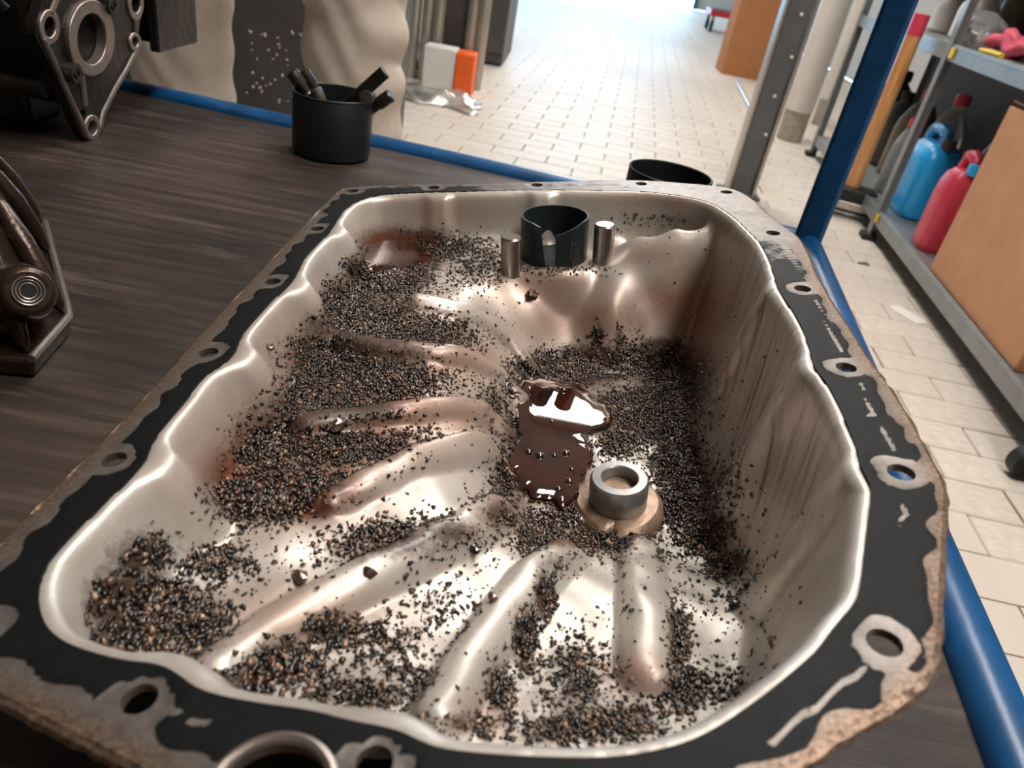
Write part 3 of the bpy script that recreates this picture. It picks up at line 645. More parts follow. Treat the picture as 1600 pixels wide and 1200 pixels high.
for args in ((832, 464, .0042, 'brown crumb stuck on the mound below the slotted sleeve', 1), (470, 906, .0030, 'dark lump lying alone on pale metal left of the long near rib', 2),
             (741, 860, .0026, 'brown chip on top of the long near rib', 3), (770, 937, .0022, 'black chip beside the upper end of the middle near rib', 4), (1148, 947, .0026, 'reddish crumb on the bright near right floor of the pan', 5),
             (1166, 916, .0026, 'reddish crumb nearest the drain boss on the right floor', 6), (578, 897, .0022, 'dark chip on the crest of the long near rib', 7), (1208, 1005, .0020, 'small red-brown crumb at the right foot of the wall', 8),
             (421, 546, .0022, 'lone dark speck high on the left pan wall', 9), (530, 672, .0034, 'pale brown flake at the left end of the middle shelf rib', 10)):
    crumb(*args)

# ---- oil lying level in the hollows
def puddle(name, lab, outline, z):
    P = chaikin([W(x, y, z)[:2] for x, y in outline], 3); c = P.mean(0); b = MB(); n = len(P)
    tk = np.arange(n)/n*2*np.pi; P = c + (P - c)*(1 + .03*np.sin(9*tk+1) + .025*np.sin(17*tk+2) + .02*np.sin(31*tk))[:, None]
    rings = [(0.0, 0), (0.5, 0), (0.88, 0), (0.965, -0.0002), (1.0, -0.0011), (1.0, -0.0040)]
    vs = [(c[0], c[1], z)]; fs = []
    for s_, dz in rings[1:]: vs += [(c[0] + (p[0]-c[0])*s_, c[1] + (p[1]-c[1])*s_, z + dz) for p in P]
    for k in range(n): fs.append((0, 1 + k, 1 + (k+1) % n))
    for r in range(len(rings)-2):
        for k in range(n): a = 1 + r*n; fs.append((a + k, a + n + k, a + n + (k+1) % n, a + (k+1) % n))
    b.add(vs, fs); return tag(b.build(name, 'oil', normals=False), lab, 'oil')
zs = to_w(*[np.array(x) for x in (on_floor(860, 690)[0], on_floor(860, 690)[1], on_floor(860, 690)[2])])[2]
pd = puddle('oil_puddle', 'dark red-brown oil puddle in the sump beside the drain boss', [(806,596),(832,588),(880,592),(925,612),(968,648),(940,668),(908,674),(925,692),(932,715),(905,742),(908,770),(880,786),(840,776),(812,750),(792,732),(802,700),(815,678),(808,650)], zs + 0.0036)
for bx_, by_, br_ in ((843,712,.0022),(866,711,.0014),(884,708,.0020),(893,733,.0013),(826,706,.0018),(873,764,.0016),(889,752,.0020),(880,610,.0022),(862,658,.0012)):
    w_ = W(bx_, by_, zs + 0.0036); bb = MB().lathe([(br_, -.0004), (br_*.92, br_*.32), (br_*.6, br_*.62), (br_*.2, br_*.74)], tuple(w_), 16).build('oil_bubble', 'oil', pd)
q = on_floor(620, 392); zs2 = to_w(np.array(q[0]), np.array(q[1]), np.array(q[2]))[2]
puddle('oil_puddle', 'small dark oil puddle in the rear left corner of the pan', [(560,392),(572,372),(610,362),(650,366),(690,378),(715,394),(690,408),(640,416),(590,424),(566,414)], zs2 + 0.0042)

# ================================================================== THINGS ON THE BENCH
def can(name, lab, px, py, r, h):
    p = W(px, py, TZ); o = thing(name, lab, 'cup', tuple(p), 'black steel cups')
    MB().lathe([(r*0.9, 0.0), (r*0.985, 0.003), (r, 0.008), (r, h-0.001), (r-0.0006, h), (r-0.0016, h-0.0006), (r-0.0018, 0.008), (r*0.85, 0.004)], n=56).build('body', 'black_can', o)
    b = MB(); b.tube([((r-0.0006)*math.cos(a), (r-0.0006)*math.sin(a), h-0.0003) for a in np.linspace(0, 2*math.pi, 57)], 0.0011, 6, False); b.build('rim', 'sleeve_steel', o, normals=False)
    return p
c1 = W(518, 236, TZ)
c1 = can('steel_cup', 'black steel cup holding metal pins on the bench', 518, 240, 0.0380, 0.058)
can('steel_cup', 'empty black steel cup standing behind the far edge of the pan', 1022, 366, 0.0375, 0.058)
def pin(ptop, pbot, r, lab, flat=False, mat='dark_steel'):
    dirv = np.array(ptop) - np.array(pbot); L = np.linalg.norm(dirv); d = dirv/L
    o = thing('metal_pin', lab, 'pin', tuple(pbot), 'metal pins in the black cup')
    if flat:
        a = np.cross(d, [0, 0, 1.0]); a /= np.linalg.norm(a); b_ = np.cross(a, d)
        MB().box(d*L*0.5, (0.005, 0.012, L), axes=(a, b_, d)).build('shaft', mat, o, bevel=0.0012)
        MB().tube([d*L*0.74 - a*0.0045 - b_*.006, d*L*0.74 + a*0.0045 - b_*.006], 0.0065, 16).build('eye', 'machined', o)
    else:
        MB().tube([d*0, d*L*0.25, d*L*0.80, d*L*0.83, d*L*0.985, d*L], [r*0.85, r, r, r*1.25, r*1.25, r*1.0], 18).build('shaft', mat, o)
        MB().tube([d*L*0.70, d*L*0.73], [r*1.12, r*1.12], 18).build('collar', 'machined', o)
def in_can(ax, ay, z): return c1 + np.array([ax, ay, z])
yc = c1[1]
def pin_to(px, py, dy, bx, by, r, lab, **kw): pin(D(px, py, yc + dy), in_can(bx, by, 0.006), r, lab, **kw)
pin_to(455, 112, 0.004, 0.015, 0.004, 0.0052, 'leftmost thick dark pin leaning over the cup rim')
pin_to(474, 110, 0.016, 0.014, 0.016, 0.0046, 'dark pin leaning left, second from the left')
pin_to(492, 138, -0.004, 0.016, -0.006, 0.0046, 'short pale steel pin at the left inside the cup', mat='machined')
pin_to(602, 112, -0.012, -0.026, -0.004, 0.005, 'flat steel lever rising to the right from the cup', flat=True)
pin_to(612, 148, 0.004, -0.012, 0.004, 0.0050, 'rightmost round dark pin poking over the right rim')
pin_to(572, 150, 0.018, -0.008, 0.014, 0.0048, 'pale steel pin with rounded end between lever and right pin', mat='machined')

# ---- engine casting at the rear left, end face turned to the right
FX = W(140, 219, TZ)[0]
def fp(px, py, off=0.0): q = XP(px, py, FX); return np.array([FX + off, q[1], q[2]])
base_y = W(140, 219, TZ)[1]
eng = thing('engine_block', 'black cast engine block with machined end plate at rear left of bench', 'engine part', (FX-0.12, base_y-0.02, TZ))
parts = []
PLATE = [(62,18),(80,-60),(150,-120),(235,-90),(226,-20),(222,20),(214,60),(213,74),(203,84),(196,105),(183,130),(170,158),(160,178),(156,195),(150,214),(140,220),(130,214),(118,190),(106,160),(84,110),(64,74),(55,55),(55,35)]
pl = [fp(x, y) for x, y in PLATE]
def ringpts(cx, cy, rx, ry, n=28, off=0.0):
    return [fp(cx + rx*math.cos(a), cy + ry*math.sin(a), off) for a in np.linspace(0, 2*math.pi, n, endpoint=False)]
def holed(outline, holes, depth_, off, name, mat):
    P2 = []; E2 = []
    for L in [outline] + holes:
        n0 = len(P2); P2 += [Vector((p[1], p[2])) for p in L]; E2 += [(n0+k, n0+(k+1) % len(L)) for k in range(len(L))]
    v2, _, f2, _, _, _ = delaunay_2d_cdt(P2, E2, [], 0, 1e-7); v2 = np.array([(p[0], p[1]) for p in v2]); f2 = np.array([f for f in f2 if len(f) == 3]); cc = v2[f2].mean(1)
    o2 = np.array([(p[1], p[2]) for p in outline]); k_ = sdist(cc, o2) > 0
    for h in holes: k_ &= sdist(cc, np.array([(p[1], p[2]) for p in h])) < 0
    f2 = f2[k_]; n = len(v2); b = MB(); vs = [(FX+off, p[0], p[1]) for p in v2] + [(FX+off-depth_, p[0], p[1]) for p in v2]
    fs = [tuple(f) for f in f2] + [tuple(f[::-1] + n) for f in f2]; ec = Counter(); eo = {}
    for f in f2:
        for a, b_ in ((f[0], f[1]), (f[1], f[2]), (f[2], f[0])): kk = (min(a, b_), max(a, b_)); ec[kk] += 1; eo[kk] = (a, b_)
    for kk, c in ec.items():
        if c == 1: a, b_ = eo[kk]; fs.append((b_, a, a+n, b_+n))
    b.add(vs, fs); return b.build(name, mat, bevel=0.0008)
parts.append(holed(pl, [ringpts(137, 60, 26, 44), ringpts(75, 42, 9, 16), ringpts(209, 65, 6, 9), ringpts(210, 6, 7, 14), ringpts(129, 180, 5, 9), ringpts(142, 199, 7, 12)], 0.008, 0.0, 'end_plate', 'cast_black'))
parts.append(holed(ringpts(137, 58, 36, 60, 40), [ringpts(137, 60, 23, 40, 40)], 0.010, 0.004, 'seal_ring', 'machined'))
for cx, cy, rx, ry, hx, hy in ((75, 42, 16, 28, 9, 16), (209, 65, 9, 15, 5, 8), (210, 6, 12, 26, 7, 14), (142, 199, 12, 20, 7, 11)):
    parts.append(holed(ringpts(cx, cy, rx, ry), [ringpts(cx, cy, hx, hy)], 0.010, 0.002, 'bolt_boss', 'machined'))
# strips of bare machined edge joining the bosses
for L in ([(66,60),(90,112),(112,162),(136,214)], [(210,30),(212,50)], [(213,76),(198,106),(178,140),(160,176),(155,200)], [(126,112),(132,165)], [(78,20),(98,-30)]):
    parts.append(MB().tube([fp(x, y, 0.0005) for x, y in L], 0.0024, 8).build('machined_edge', 'machined'))
for cx, cy in ((107, 112), (165, 6)):
    parts.append(MB().tube([fp(cx, cy, -0.006), fp(cx, cy, 0.0075)], [0.008, 0.008], 16).build('screw', 'dark_steel'))
    for dy in (0.35, -0.35):
        c_ = fp(cx, cy, 0.0078); parts.append(MB().box(c_, (0.0012, 0.009, 0.0022), axes=((1, 0, 0), (0, math.cos(1.2*dy+0.6), math.sin(1.2*dy+0.6)), (0, -math.sin(1.2*dy+0.6), math.cos(1.2*dy+0.6)))).build('screw_slot', 'bore_dark'))
# the bore behind the ring and the body behind the plate
cb = fp(137, 60); parts.append(MB().tube([(FX-0.055, cb[1], cb[2]), (FX-0.006, cb[1], cb[2])], 0.032, 24).build('bore', 'bore_dark'))
yA = min(p[1] for p in pl) + 0.012; yB = max(p[1] for p in pl) - 0.02; zB = TZ + 0.0015
body = [(FX-0.010, yA+0.02, zB+0.045), (FX-0.010, yA+0.004, zB+0.09), (FX-0.010, yA, zB+0.14), (FX-0.010, yA+0.01, zB+0.25), (FX-0.010, yB, zB+0.25), (FX-0.010, yB+0.01, zB+0.12), (FX-0.010, yB-0.03, zB+0.05), (FX-0.010, base_y+0.01, zB+0.02)]
parts.append(MB().prism(body, (-0.30, -0.01, 0)).build('body', 'cast_black', bevel=0.012, seg=3))
parts.append(MB().box((FX-0.16, base_y+0.02, zB+0.028), (0.22, 0.05, 0.055)).build('foot', 'cast_black', bevel=0.006))
for (x0, z0, x1, z1) in ((-0.05, .05, -0.16, .10), (-0.03, .10, -0.15, .19), (-0.012, .045, -0.20, .045), (-0.11, .05, -0.075, .14)):
    parts.append(MB().tube([(FX+x0, yA+0.006, zB+z0), (FX+x1, yA-0.004, zB+z1)], 0.007, 10).build('casting_rib', 'cast_black'))
# bracket seen past the plate
Yk = yB + 0.05; k0 = D(214, 62, Yk); k1 = D(252, 70, Yk); ck = (k0 + k1)/2
parts.append(MB().box((ck[0], Yk + .03, ck[2] + .085), (k1[0]-k0[0], 0.07, 0.17)).build('bracket', 'cast_black', bevel=0.005))
parts.append(MB().box((ck[0]-.05, Yk + .03, ck[2] + .095), (0.12, 0.05, 0.15)).build('bracket_arm', 'cast_black', bevel=0.005))
k2 = D(262, 78, Yk - .01); parts.append(MB().box((k2[0]-.002, Yk + .01, k2[2] + .10), (0.010, 0.085, 0.20)).build('bracket_plate', 'cast_black', bevel=0.002))
under(eng, parts)

# ---- second casting at the left edge
g0 = W(60, 545, TZ)
gear = thing('gearbox_casting', 'oily brown-black gearbox casting with ribs at the left edge of the bench', 'engine part', (g0[0]-0.05, g0[1]+0.03, TZ))
parts = []
foot = [W(x, y, TZ+0.001) for x, y in ((55,590),(112,522),(108,500),(86,420),(74,372),(20,352))] ; foot = foot + [foot[-1] + np.array([-0.16, 0.02, 0]), foot[0] + np.array([-0.16, -0.03, 0])]
cen_ = sum(foot)/len(foot)
parts.append(MB().prism(foot, (0, 0, 0.010)).build('base_flange', 'cast_brown', bevel=0.002))
parts.append(MB().prism([cen_ + (p-cen_)*0.88 + np.array([0, 0, 0.009]) for p in foot], (-0.008, 0.0, 0.050), 0.72).build('housing', 'cast_brown', bevel=0.010, seg=3))
top = [cen_ + (p-cen_)*0.62 + np.array([-0.008, 0, 0.055]) for p in foot]
parts.append(MB().prism(top, (-0.01, 0.004, 0.016), 0.8).build('upper_dome', 'cast_brown', bevel=0.007, seg=3))
edge = [p + np.array([0, 0, 0.0105]) for p in foot[:6]]
parts.append(MB().tube(edge, 0.0022, 8).build('machined_edge', 'machined'))
bz = W(44, 455, TZ+0.045); dn = np.array([0.62, -0.60, 0.45]); dn /= np.linalg.norm(dn)
bq_ = bz
b = MB(); b.tube([bq_ - dn*0.040, bq_ - dn*0.004, bq_], [0.0165, 0.0125, 0.0105], 24); parts.append(b.build('threaded_boss', 'cast_brown', bevel=0.0015))
a1 = np.cross(dn, [0, 0, 1.0]); a1 /= np.linalg.norm(a1); a2 = np.cross(a1, dn)
parts.append(MB().tube([bq_ - dn*0.002, bq_ + dn*0.0006], 0.0068, 20).build('bore', 'bore_dark'))
for k in range(3):
    parts.append(MB().tube([bq_ + dn*(0.0009 - 0.0001*k) + (a1*math.cos(a) + a2*math.sin(a))*(0.0064 - 0.0014*k) for a in np.linspace(0, 2*math.pi, 25)], 0.0005, 6, False).build('thread', 'machined', normals=False))
for k_ in (0, 1, 3, 4, 5):
    q1 = cen_ + (foot[k_]-cen_)*0.95 + np.array([0, 0, .011]); q0 = cen_ + (foot[k_]-cen_)*0.50 + np.array([-.006, 0, .064])
    parts.append(MB().tube([q0 + (q1-q0)*t_ + np.array([0, 0, .006*math.sin(math.pi*t_)]) for t_ in (0, .06, .2, .5, .8, .95, 1)], [0.0008, 0.0035, 0.0052, 0.0056, 0.005, 0.003, 0.0008], 12).build('casting_rib', 'cast_brown'))
under(gear, parts)

# ================================================================== PERSON BEHIND THE BENCH
PY = 1.42
lx = D(285, 70, PY)[0]; rx = D(557, 95, PY)[0]; mx = (lx + rx)/2
def person():
    J = {'pelvis': (mx, PY+.02, .98, .145), 'belly': (mx, PY+.02, 1.12, .14), 'chest': (mx, PY+.02, 1.33, .155), 'neck': (mx, PY, 1.50, .06), 'head': (mx, PY-.02, 1.63, .098), 'crown': (mx, PY-.01, 1.73, .07)}
    E_ = [('pelvis', 'belly'), ('belly', 'chest'), ('chest', 'neck'), ('neck', 'head'), ('head', 'crown')]
    for s_, x in (('l', lx), ('r', rx)):
        sg = -1 if s_ == 'l' else 1
        J['hip'+s_] = (mx + sg*.12, PY+.02, .88, .115); J['th'+s_] = ((mx + sg*.14)*.35 + x*.65, PY, .70, .100); J['knee'+s_] = (x, PY-.01, .50, .094); J['calf'+s_] = (x+sg*.005, PY+.02, .33, .088); J['ank'+s_] = (x+sg*.01, PY+.03, .10, .062); J['toe'+s_] = (x+sg*.03, PY-.12, .045, .042)
        E_ += [('pelvis', 'hip'+s_), ('hip'+s_, 'th'+s_), ('th'+s_, 'knee'+s_), ('knee'+s_, 'calf'+s_), ('calf'+s_, 'ank'+s_), ('ank'+s_, 'toe'+s_)]
        J['sh'+s_] = (mx + sg*.20, PY+.02, 1.40, .065); J['el'+s_] = (mx + sg*.27, PY+.03, 1.12, .045); J['wr'+s_] = (mx + sg*.24, PY-.16, .98, .030); J['palm'+s_] = (mx + sg*.22, PY-.23, .96, .032)
        E_ += [('chest', 'sh'+s_), ('sh'+s_, 'el'+s_), ('el'+s_, 'wr'+s_), ('wr'+s_, 'palm'+s_)]
        for k, (dx, dz, ln) in enumerate(((-.028, .0, .06), (-.010, .006, .075), (.008, .004, .07), (.025, -.004, .055))):
            J[f'f{k}a'+s_] = (mx + sg*.22 + dx, PY-.265, .955+dz, .0095); J[f'f{k}b'+s_] = (mx + sg*.22 + dx*1.1, PY-.265-ln*.6, .945+dz, .0085); J[f'f{k}c'+s_] = (mx + sg*.22 + dx*1.1, PY-.265-ln, .920+dz, .0075)
            E_ += [('palm'+s_, f'f{k}a'+s_), (f'f{k}a'+s_, f'f{k}b'+s_), (f'f{k}b'+s_, f'f{k}c'+s_)]
        J['t1'+s_] = (mx + sg*.22 - sg*.045, PY-.235, .955, .0105); J['t2'+s_] = (mx + sg*.22 - sg*.06, PY-.275, .945, .009); E_ += [('palm'+s_, 't1'+s_), ('t1'+s_, 't2'+s_)]
    names = list(J); me = bpy.data.meshes.new('person'); me.from_pydata([J[k][:3] for k in names], [(names.index(a), names.index(b_)) for a, b_ in E_], []); me.update()
    o = bpy.data.objects.new('person', me); COL.objects.link(o)
    md = o.modifiers.new('skin', 'SKIN'); md.use_smooth_shade = True
    for i, k in enumerate(names): me.skin_vertices[0].data[i].radius = (J[k][3], J[k][3]); me.skin_vertices[0].data[i].use_root = (k == 'pelvis')
    sb_ = o.modifiers.new('s', 'SUBSURF'); sb_.levels = 4; sb_.render_levels = 4
    dg = bpy.context.evaluated_depsgraph_get(); nm = bpy.data.meshes.new_from_object(o.evaluated_get(dg)); bpy.data.objects.remove(o)
    co = np.empty(len(nm.vertices)*3, np.float32); nm.vertices.foreach_get('co', co); co = co.reshape(-1, 3).astype(float)
    no = np.empty(len(nm.vertices)*3, np.float32); nm.vertices.foreach_get('normal', no); no = no.reshape(-1, 3)
    x, y, z = co.T; leg = (z < 0.92) & (z > 0.10)
    side = np.where(x > mx, 1.0, -1.0)
    xl = x - np.where(x > mx, rx, lx)
    ph = z*30 + xl*26*side*-1 + 2.2*np.sin(z*19 + xl*14 + side) + 1.5*np.sin(xl*31 + y*17 + z*8)
    fold = (np.abs(np.sin(ph*0.5))**0.55 - 0.6)*0.011*(0.45 + 0.55*np.sin(z*13 + xl*22 + 2*side)**2) + 0.003*np.sin(z*70 + xl*60 + 2*np.sin(xl*40))
    co += no * (np.where(leg, fold, 0) * np.clip((z - .10)/.08, 0, 1) * np.clip((.92 - z)/.1, 0, 1))[:, None]
    # face: nose, eye hollows, mouth, ears
    hx, hy, hz = J['head'][:3]
    def bumpat(p, r, a, d):
        nonlocal co
        w_ = np.exp(-((co - np.array(p))**2).sum(1)/r**2); co = co + np.array(d)*(a*w_)[:, None]
    fr = hy - 0.10
    bumpat((hx, fr, hz), .018, .024, (0, -1, -.2))
    for s_ in (-1, 1): bumpat((hx + s_*.032, fr, hz+.022), .017, .012, (0, 1, 0)); bumpat((hx + s_*.098, hy, hz), .022, .025, (s_, .3, 0))
    bumpat((hx, fr, hz-.045), .014, .007, (0, 1, 0)); bumpat((hx, fr+.005, hz-.085), .03, .012, (0, -1, 0))
    nm.vertices.foreach_set('co', co.astype(np.float32).ravel()); nm.update()
    nm.materials.clear()
    for k in ('trouser', 'shirt', 'skin', 'hair', 'shoe'): nm.materials.append(M[k])
    for p in nm.polygons:
        c = p.center; s_ = 0
        if c.z > 0.96: s_ = 1
        if c.z > 1.50 or (c.y < PY - .12 and c.z > .88): s_ = 2
        if c.z > 1.66 + .05*(1 if c.y < hy - .05 else 0) or (c.z > 1.56 and c.y > hy + .03): s_ = 3
        if c.z < 0.095: s_ = 4
        p.material_index = s_; p.use_smooth = True
    nm.name = 'person'; o = bpy.data.objects.new('person', nm); COL.objects.link(o)
    return tag(o, 'person in loose beige trousers standing with legs apart behind the bench', 'person')
person()

# ================================================================== BEHIND, LEFT AND MIDDLE
def cabinet(name, lab, x0, x1, y0, y1, h, mat, doors=2, cat='cabinet'):
    o = thing(name, lab, cat, ((x0+x1)/2, (y0+y1)/2, 0)); w = x1-x0; d = y1-y0
    MB().box((0, 0, h/2 + 0.01), (w, d, h-0.02)).build('body', mat, o, bevel=0.006)
    for k in range(doors):
        dw = w/doors; dr = MB().box((-w/2 + dw*(k+.5), -d/2 - 0.010, h/2 + .02), (dw-0.012, 0.018, h-0.12)).build('door', mat, o, bevel=0.004)
        MB().tube([(-w/2 + dw*(k+.5) + dw*.4*(1 if k % 2 == 0 else -1), -d/2 - 0.03, h*.5-.06), (-w/2 + dw*(k+.5) + dw*.4*(1 if k % 2 == 0 else -1), -d/2 - 0.03, h*.5+.06)], 0.007, 8).build('handle', 'alu', dr)
    return o
xa = D(215, 60, 2.5)[0]; xb = D(600, 60, 2.5)[0]
cb1 = cabinet('steel_cabinet', 'dark grey steel cabinet speckled with pale dots behind the person', xa-0.5, xb-0.02, 2.5, 3.0, 1.5, 'dark_cabinet', 2)
db_ = MB()  # small pale dots scattered at random over the cabinet front
for k in range(46):
    p = D(rng.uniform(385, 478), rng.uniform(45, 165), 2.472); r = rng.uniform(.003, .006); db_.box(p, (r, 0.002, r*rng.uniform(.8, 1.6)))
o = db_.build('pale_dots', 'white_label', cb1); o.matrix_parent_inverse = Matrix.Translation(cb1.location).inverted(); o['kind'] = 'stuff'
# rack of aluminium tubes with a dark sack in it
ty = W(700, 132, 0)[1]
rk = thing('tube_rack', 'upright rack of pale aluminium tubes with dark panel behind the bench', 'rack', tuple(W(700, 132, 0)))
parts = []
for pxb, pyb in ((641, 122), (660, 123), (677, 122), (727, 132), (743, 134)):
    p = D(pxb, pyb, ty); parts.append(MB().tube([(p[0], p[1], 0.0), (p[0], p[1], 1.9)], 0.030, 14).build('tube', 'alu'))
pa = D(690, 60, ty+.12); parts.append(MB().box((D(705, 90, ty+.10)[0], ty+.12, .60), (0.22, 0.10, 1.1)).build('dark_panel', 'dark_cabinet', bevel=.01))
pL = D(641, 122, ty); pR = D(743, 134, ty); parts.append(MB().tube([(pL[0], ty+.03, 1.2), (pR[0], ty+.03, 1.2)], .02, 10).build('cross_bar', 'alu'))
parts.append(MB().box(((pL[0]+pR[0])/2, ty+.1, 0.055), (pR[0]-pL[0], .18, .03)).build('base_bar', 'steel_grey', bevel=.004))
under(rk, parts)
pb = W(700, 134, 0); o = thing('packing_box', 'white box with bright orange end cap at the foot of the tube rack', 'box', (pb[0], pb[1]-.12, 0))
MB().box((-0.03, 0, .105), (0.16, .12, .20)).build('carton', 'white_label', o, bevel=.006); MB().box((0.10, -0.005, .10), (.095, .13, .20)).build('end_cap', 'orange', o, bevel=.008)
# crumpled clear wrap on the floor
pf = W(683, 155, 0); gx, gy = np.meshgrid(np.linspace(-1, 1, 30), np.linspace(-1, 1, 14)); fz = []
b = MB(); vs = []
for yy, xx in zip(gy.ravel(), gx.ravel()):
    z = 0.055*(1-xx**4)*(1-yy*yy) * (0.55 + 0.45*math.sin(9*xx + 2*yy)*math.cos(5*yy + 3*xx)) + 0.004
    vs.append((xx*0.21 + .02*math.sin(7*yy), yy*0.16 + .03*math.sin(4*xx) - xx*.05, max(z, .003)))
fs = [(r*30+c, r*30+c+1, (r+1)*30+c+1, (r+1)*30+c) for r in range(13) for c in range(29)]
b.add(vs, fs); o = b.build('plastic_wrap', 'foil', normals=False); o.location = (pf[0], pf[1], 0.001); md = o.modifiers.new('t', 'SOLIDIFY'); md.thickness = .002
tag(o, 'crumpled clear bubble wrap lying on the floor before the tube rack', 'packaging')
px0 = W(783, 106, 0); cabinet('tool_cabinet', 'tall charcoal cabinet standing right of the tube rack', px0[0]-0.42, px0[0], px0[1], px0[1]+.6, 1.7, 'dark_cabinet', 1)

# ================================================================== BEHIND, RIGHT
# grey steel column with bolts
pc = D(1163, 320, 3.05); cxx = D(1212, 120, 3.05)[0]
o = thing('steel_column', 'dark grey perforated steel column left of the white pipe', 'column', (cxx, 3.05, 0))
MB().box((0, 0, 1.3), (0.085, 0.05, 2.6)).build('column_body', 'steel_grey', o, bevel=.004)
MB().box((0, 0, .006), (0.16, .12, .012)).build('foot_plate', 'steel_grey', o, bevel=.002)
for s_ in (-1, 1): MB().box((s_*.052, -.01, 1.3), (.012, .07, 2.6)).build('edge_strip', 'alu', o, bevel=.003)
for k in range(9): MB().tube([((.012 if k % 2 else .026), -.031, .25 + k*.14), ((.012 if k % 2 else .026), -.024, .25 + k*.14)], .006, 8).build('bolt', 'white_label', o)
# white pipes
def pipe(px0, py0, px1, py1, y, r, lab, zb=0.0):
    p = D(px0, py0, y); z0 = max(0.0, zb); o = thing('white_pipe', lab, 'pipe', (p[0], y, z0), 'white pipes')
    MB().tube([(0, 0, .16), (0, 0, 2.3)], r, 20).build('pipe_run', 'white_pvc', o)
    MB().tube([(0, 0, 0.0), (0, 0, .15), (0, 0, .17)], [r*.92, r*.92, r*1.0], 20).build('socket', 'cardboard', o) if False else MB().tube([(0, 0, 0.0), (0, 0, .16)], r*.93, 20).build('socket', 'grout', o)
pb = W(1232, 218, 0); pipe(1232, 218, 0, 0, pb[1], .075, 'thick white drainpipe standing on the floor behind the steel column')
pb2 = W(1275, 205, 0); pipe(1275, 205, 0, 0, pb2[1]+.25, .05, 'thinner white pipe behind the thick drainpipe')
# far carton, red platform cart
pb = W(1160, 122, 0); o = thing('carton', 'tall brown carton standing far back in the aisle', 'box', (pb[0]+.10, pb[1]+.2, 0)); 
MB().box((0, 0, .40), (.56, .34, .80)).build('carton_body', 'cardboard_far', o, bevel=.004)
for s_ in (-1, 1): MB().box((0, s_*.087, .803), (.555, .165, .004)).build('flap', 'cardboard_far', o)
pb = W(1105, 48, 0); o = thing('platform_cart', 'red platform cart on black castors at the far end of the aisle', 'cart', (pb[0]+.30, pb[1]+.15, 0))
MB().box((0, 0, .22), (.66, .5, .07)).build('deck', 'red_cart', o, bevel=.006); MB().box((0, 0, .259), (.62, .46, .008)).build('mat', 'dark_cabinet', o, bevel=.002)
for sx in (-1, 1):
    for sy in (-1, 1):
        w_ = MB().tube([(sx*.28-.018, sy*.2, .07), (sx*.28+.018, sy*.2, .07)], .07, 20).build('castor', 'black_rubber', o)
        MB().box((sx*.28, sy*.2, .15), (.05, .04, .09)).build('fork', 'alu', w_, bevel=.002)
MB().tube([(.30, -.22, .25), (.30, -.22, .95), (.30, .22, .95), (.30, .22, .25)], .014, 10).build('handle', 'alu', o)
# hand truck leg leaning on the floor
p0 = W(1176, 180, 0); p1 = W(1150, 128, 0)
o = thing('floor_strut', 'thin grey metal strut lying on the floor in front of the carton', 'strut', tuple(p0)); dlt = p1 - p0
MB().tube([(0, 0, .012), (dlt[0], dlt[1], .012)], .012, 10).build('rod', 'alu', o); MB().box((0, 0, .02), (.05, .06, .035), .5).build('foot', 'black_rubber', o, bevel=.004)

# ---- shelving unit along the right
SA = math.radians(-5.2); SZ = 0.105
e0 = W(1372, 330, SZ); e1 = W(1600, 612, SZ)
sdir = (e1 - e0); sdir /= np.linalg.norm(sdir)                  # along the front edge, towards the viewer
sin_ = np.array([-sdir[1], sdir[0], 0]);                        # into the shelf (away from the aisle)
if sin_[0] < 0: sin_ = -sin_
def sp(a, d_, z): q = e0 + sdir*a + sin_*d_; return np.array([q[0], q[1], z])
srz = math.atan2(sdir[1], sdir[0])
SL = 2.15; SB = 1.32; SD = 0.42
sh = thing('shelving_unit', 'grey steel shelving unit along the right side of the workshop', 'shelf', tuple(sp(0, 0, 0)))
parts = []
LEV = (SZ, 0.672, 1.15)
for z in LEV:
    parts.append(MB().box(sp((SL-SB)/2-.02, SD/2, z-.004), (SL+SB, SD, .008), srz).build('shelf_board', 'shelf_grey', bevel=.001))
    parts.append(MB().box(sp((SL-SB)/2-.02, 0.004, z-.02), (SL+SB, .006, .05), srz).build('shelf_lip', 'shelf_grey', bevel=.001))
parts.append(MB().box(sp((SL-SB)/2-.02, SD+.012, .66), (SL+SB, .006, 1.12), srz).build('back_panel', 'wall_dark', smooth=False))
for a_ in (-SB, 0.0, SL-.05):
    for d_ in (0.0, SD):
        up = MB().box(sp(a_, d_ - .002, .62), (.036, .006, 1.24), srz); up.box(sp(a_-.016, d_ + (.016 if d_ == 0 else -.016), .62), (.005, .036, 1.24), srz)
        u_ = up.build('upright', 'shelf_grey', bevel=.001)
        ft = MB().box(sp(a_, d_, .012), (.06, .05, .022), srz).build('foot', 'black_rubber', bevel=.003)
        parts += [u_, ft]
        if d_ == 0 and a_ == 0:
            for k in range(22): parts.append(MB().box(sp(a_-.0195, d_+.018, .15 + k*.045), (.003, .010, .014), srz).build('slot', 'bore_dark', smooth=False))
parts.append(MB().box(sp(.05, -.003, LEV[1]-.02), (.035, .004, .03), srz).build('price_tag', 'yellow'))
parts.append(MB().box(sp(.02, -.003, SZ-.02), (.03, .004, .03), srz).build('price_tag', 'yellow'))
under(sh, parts)

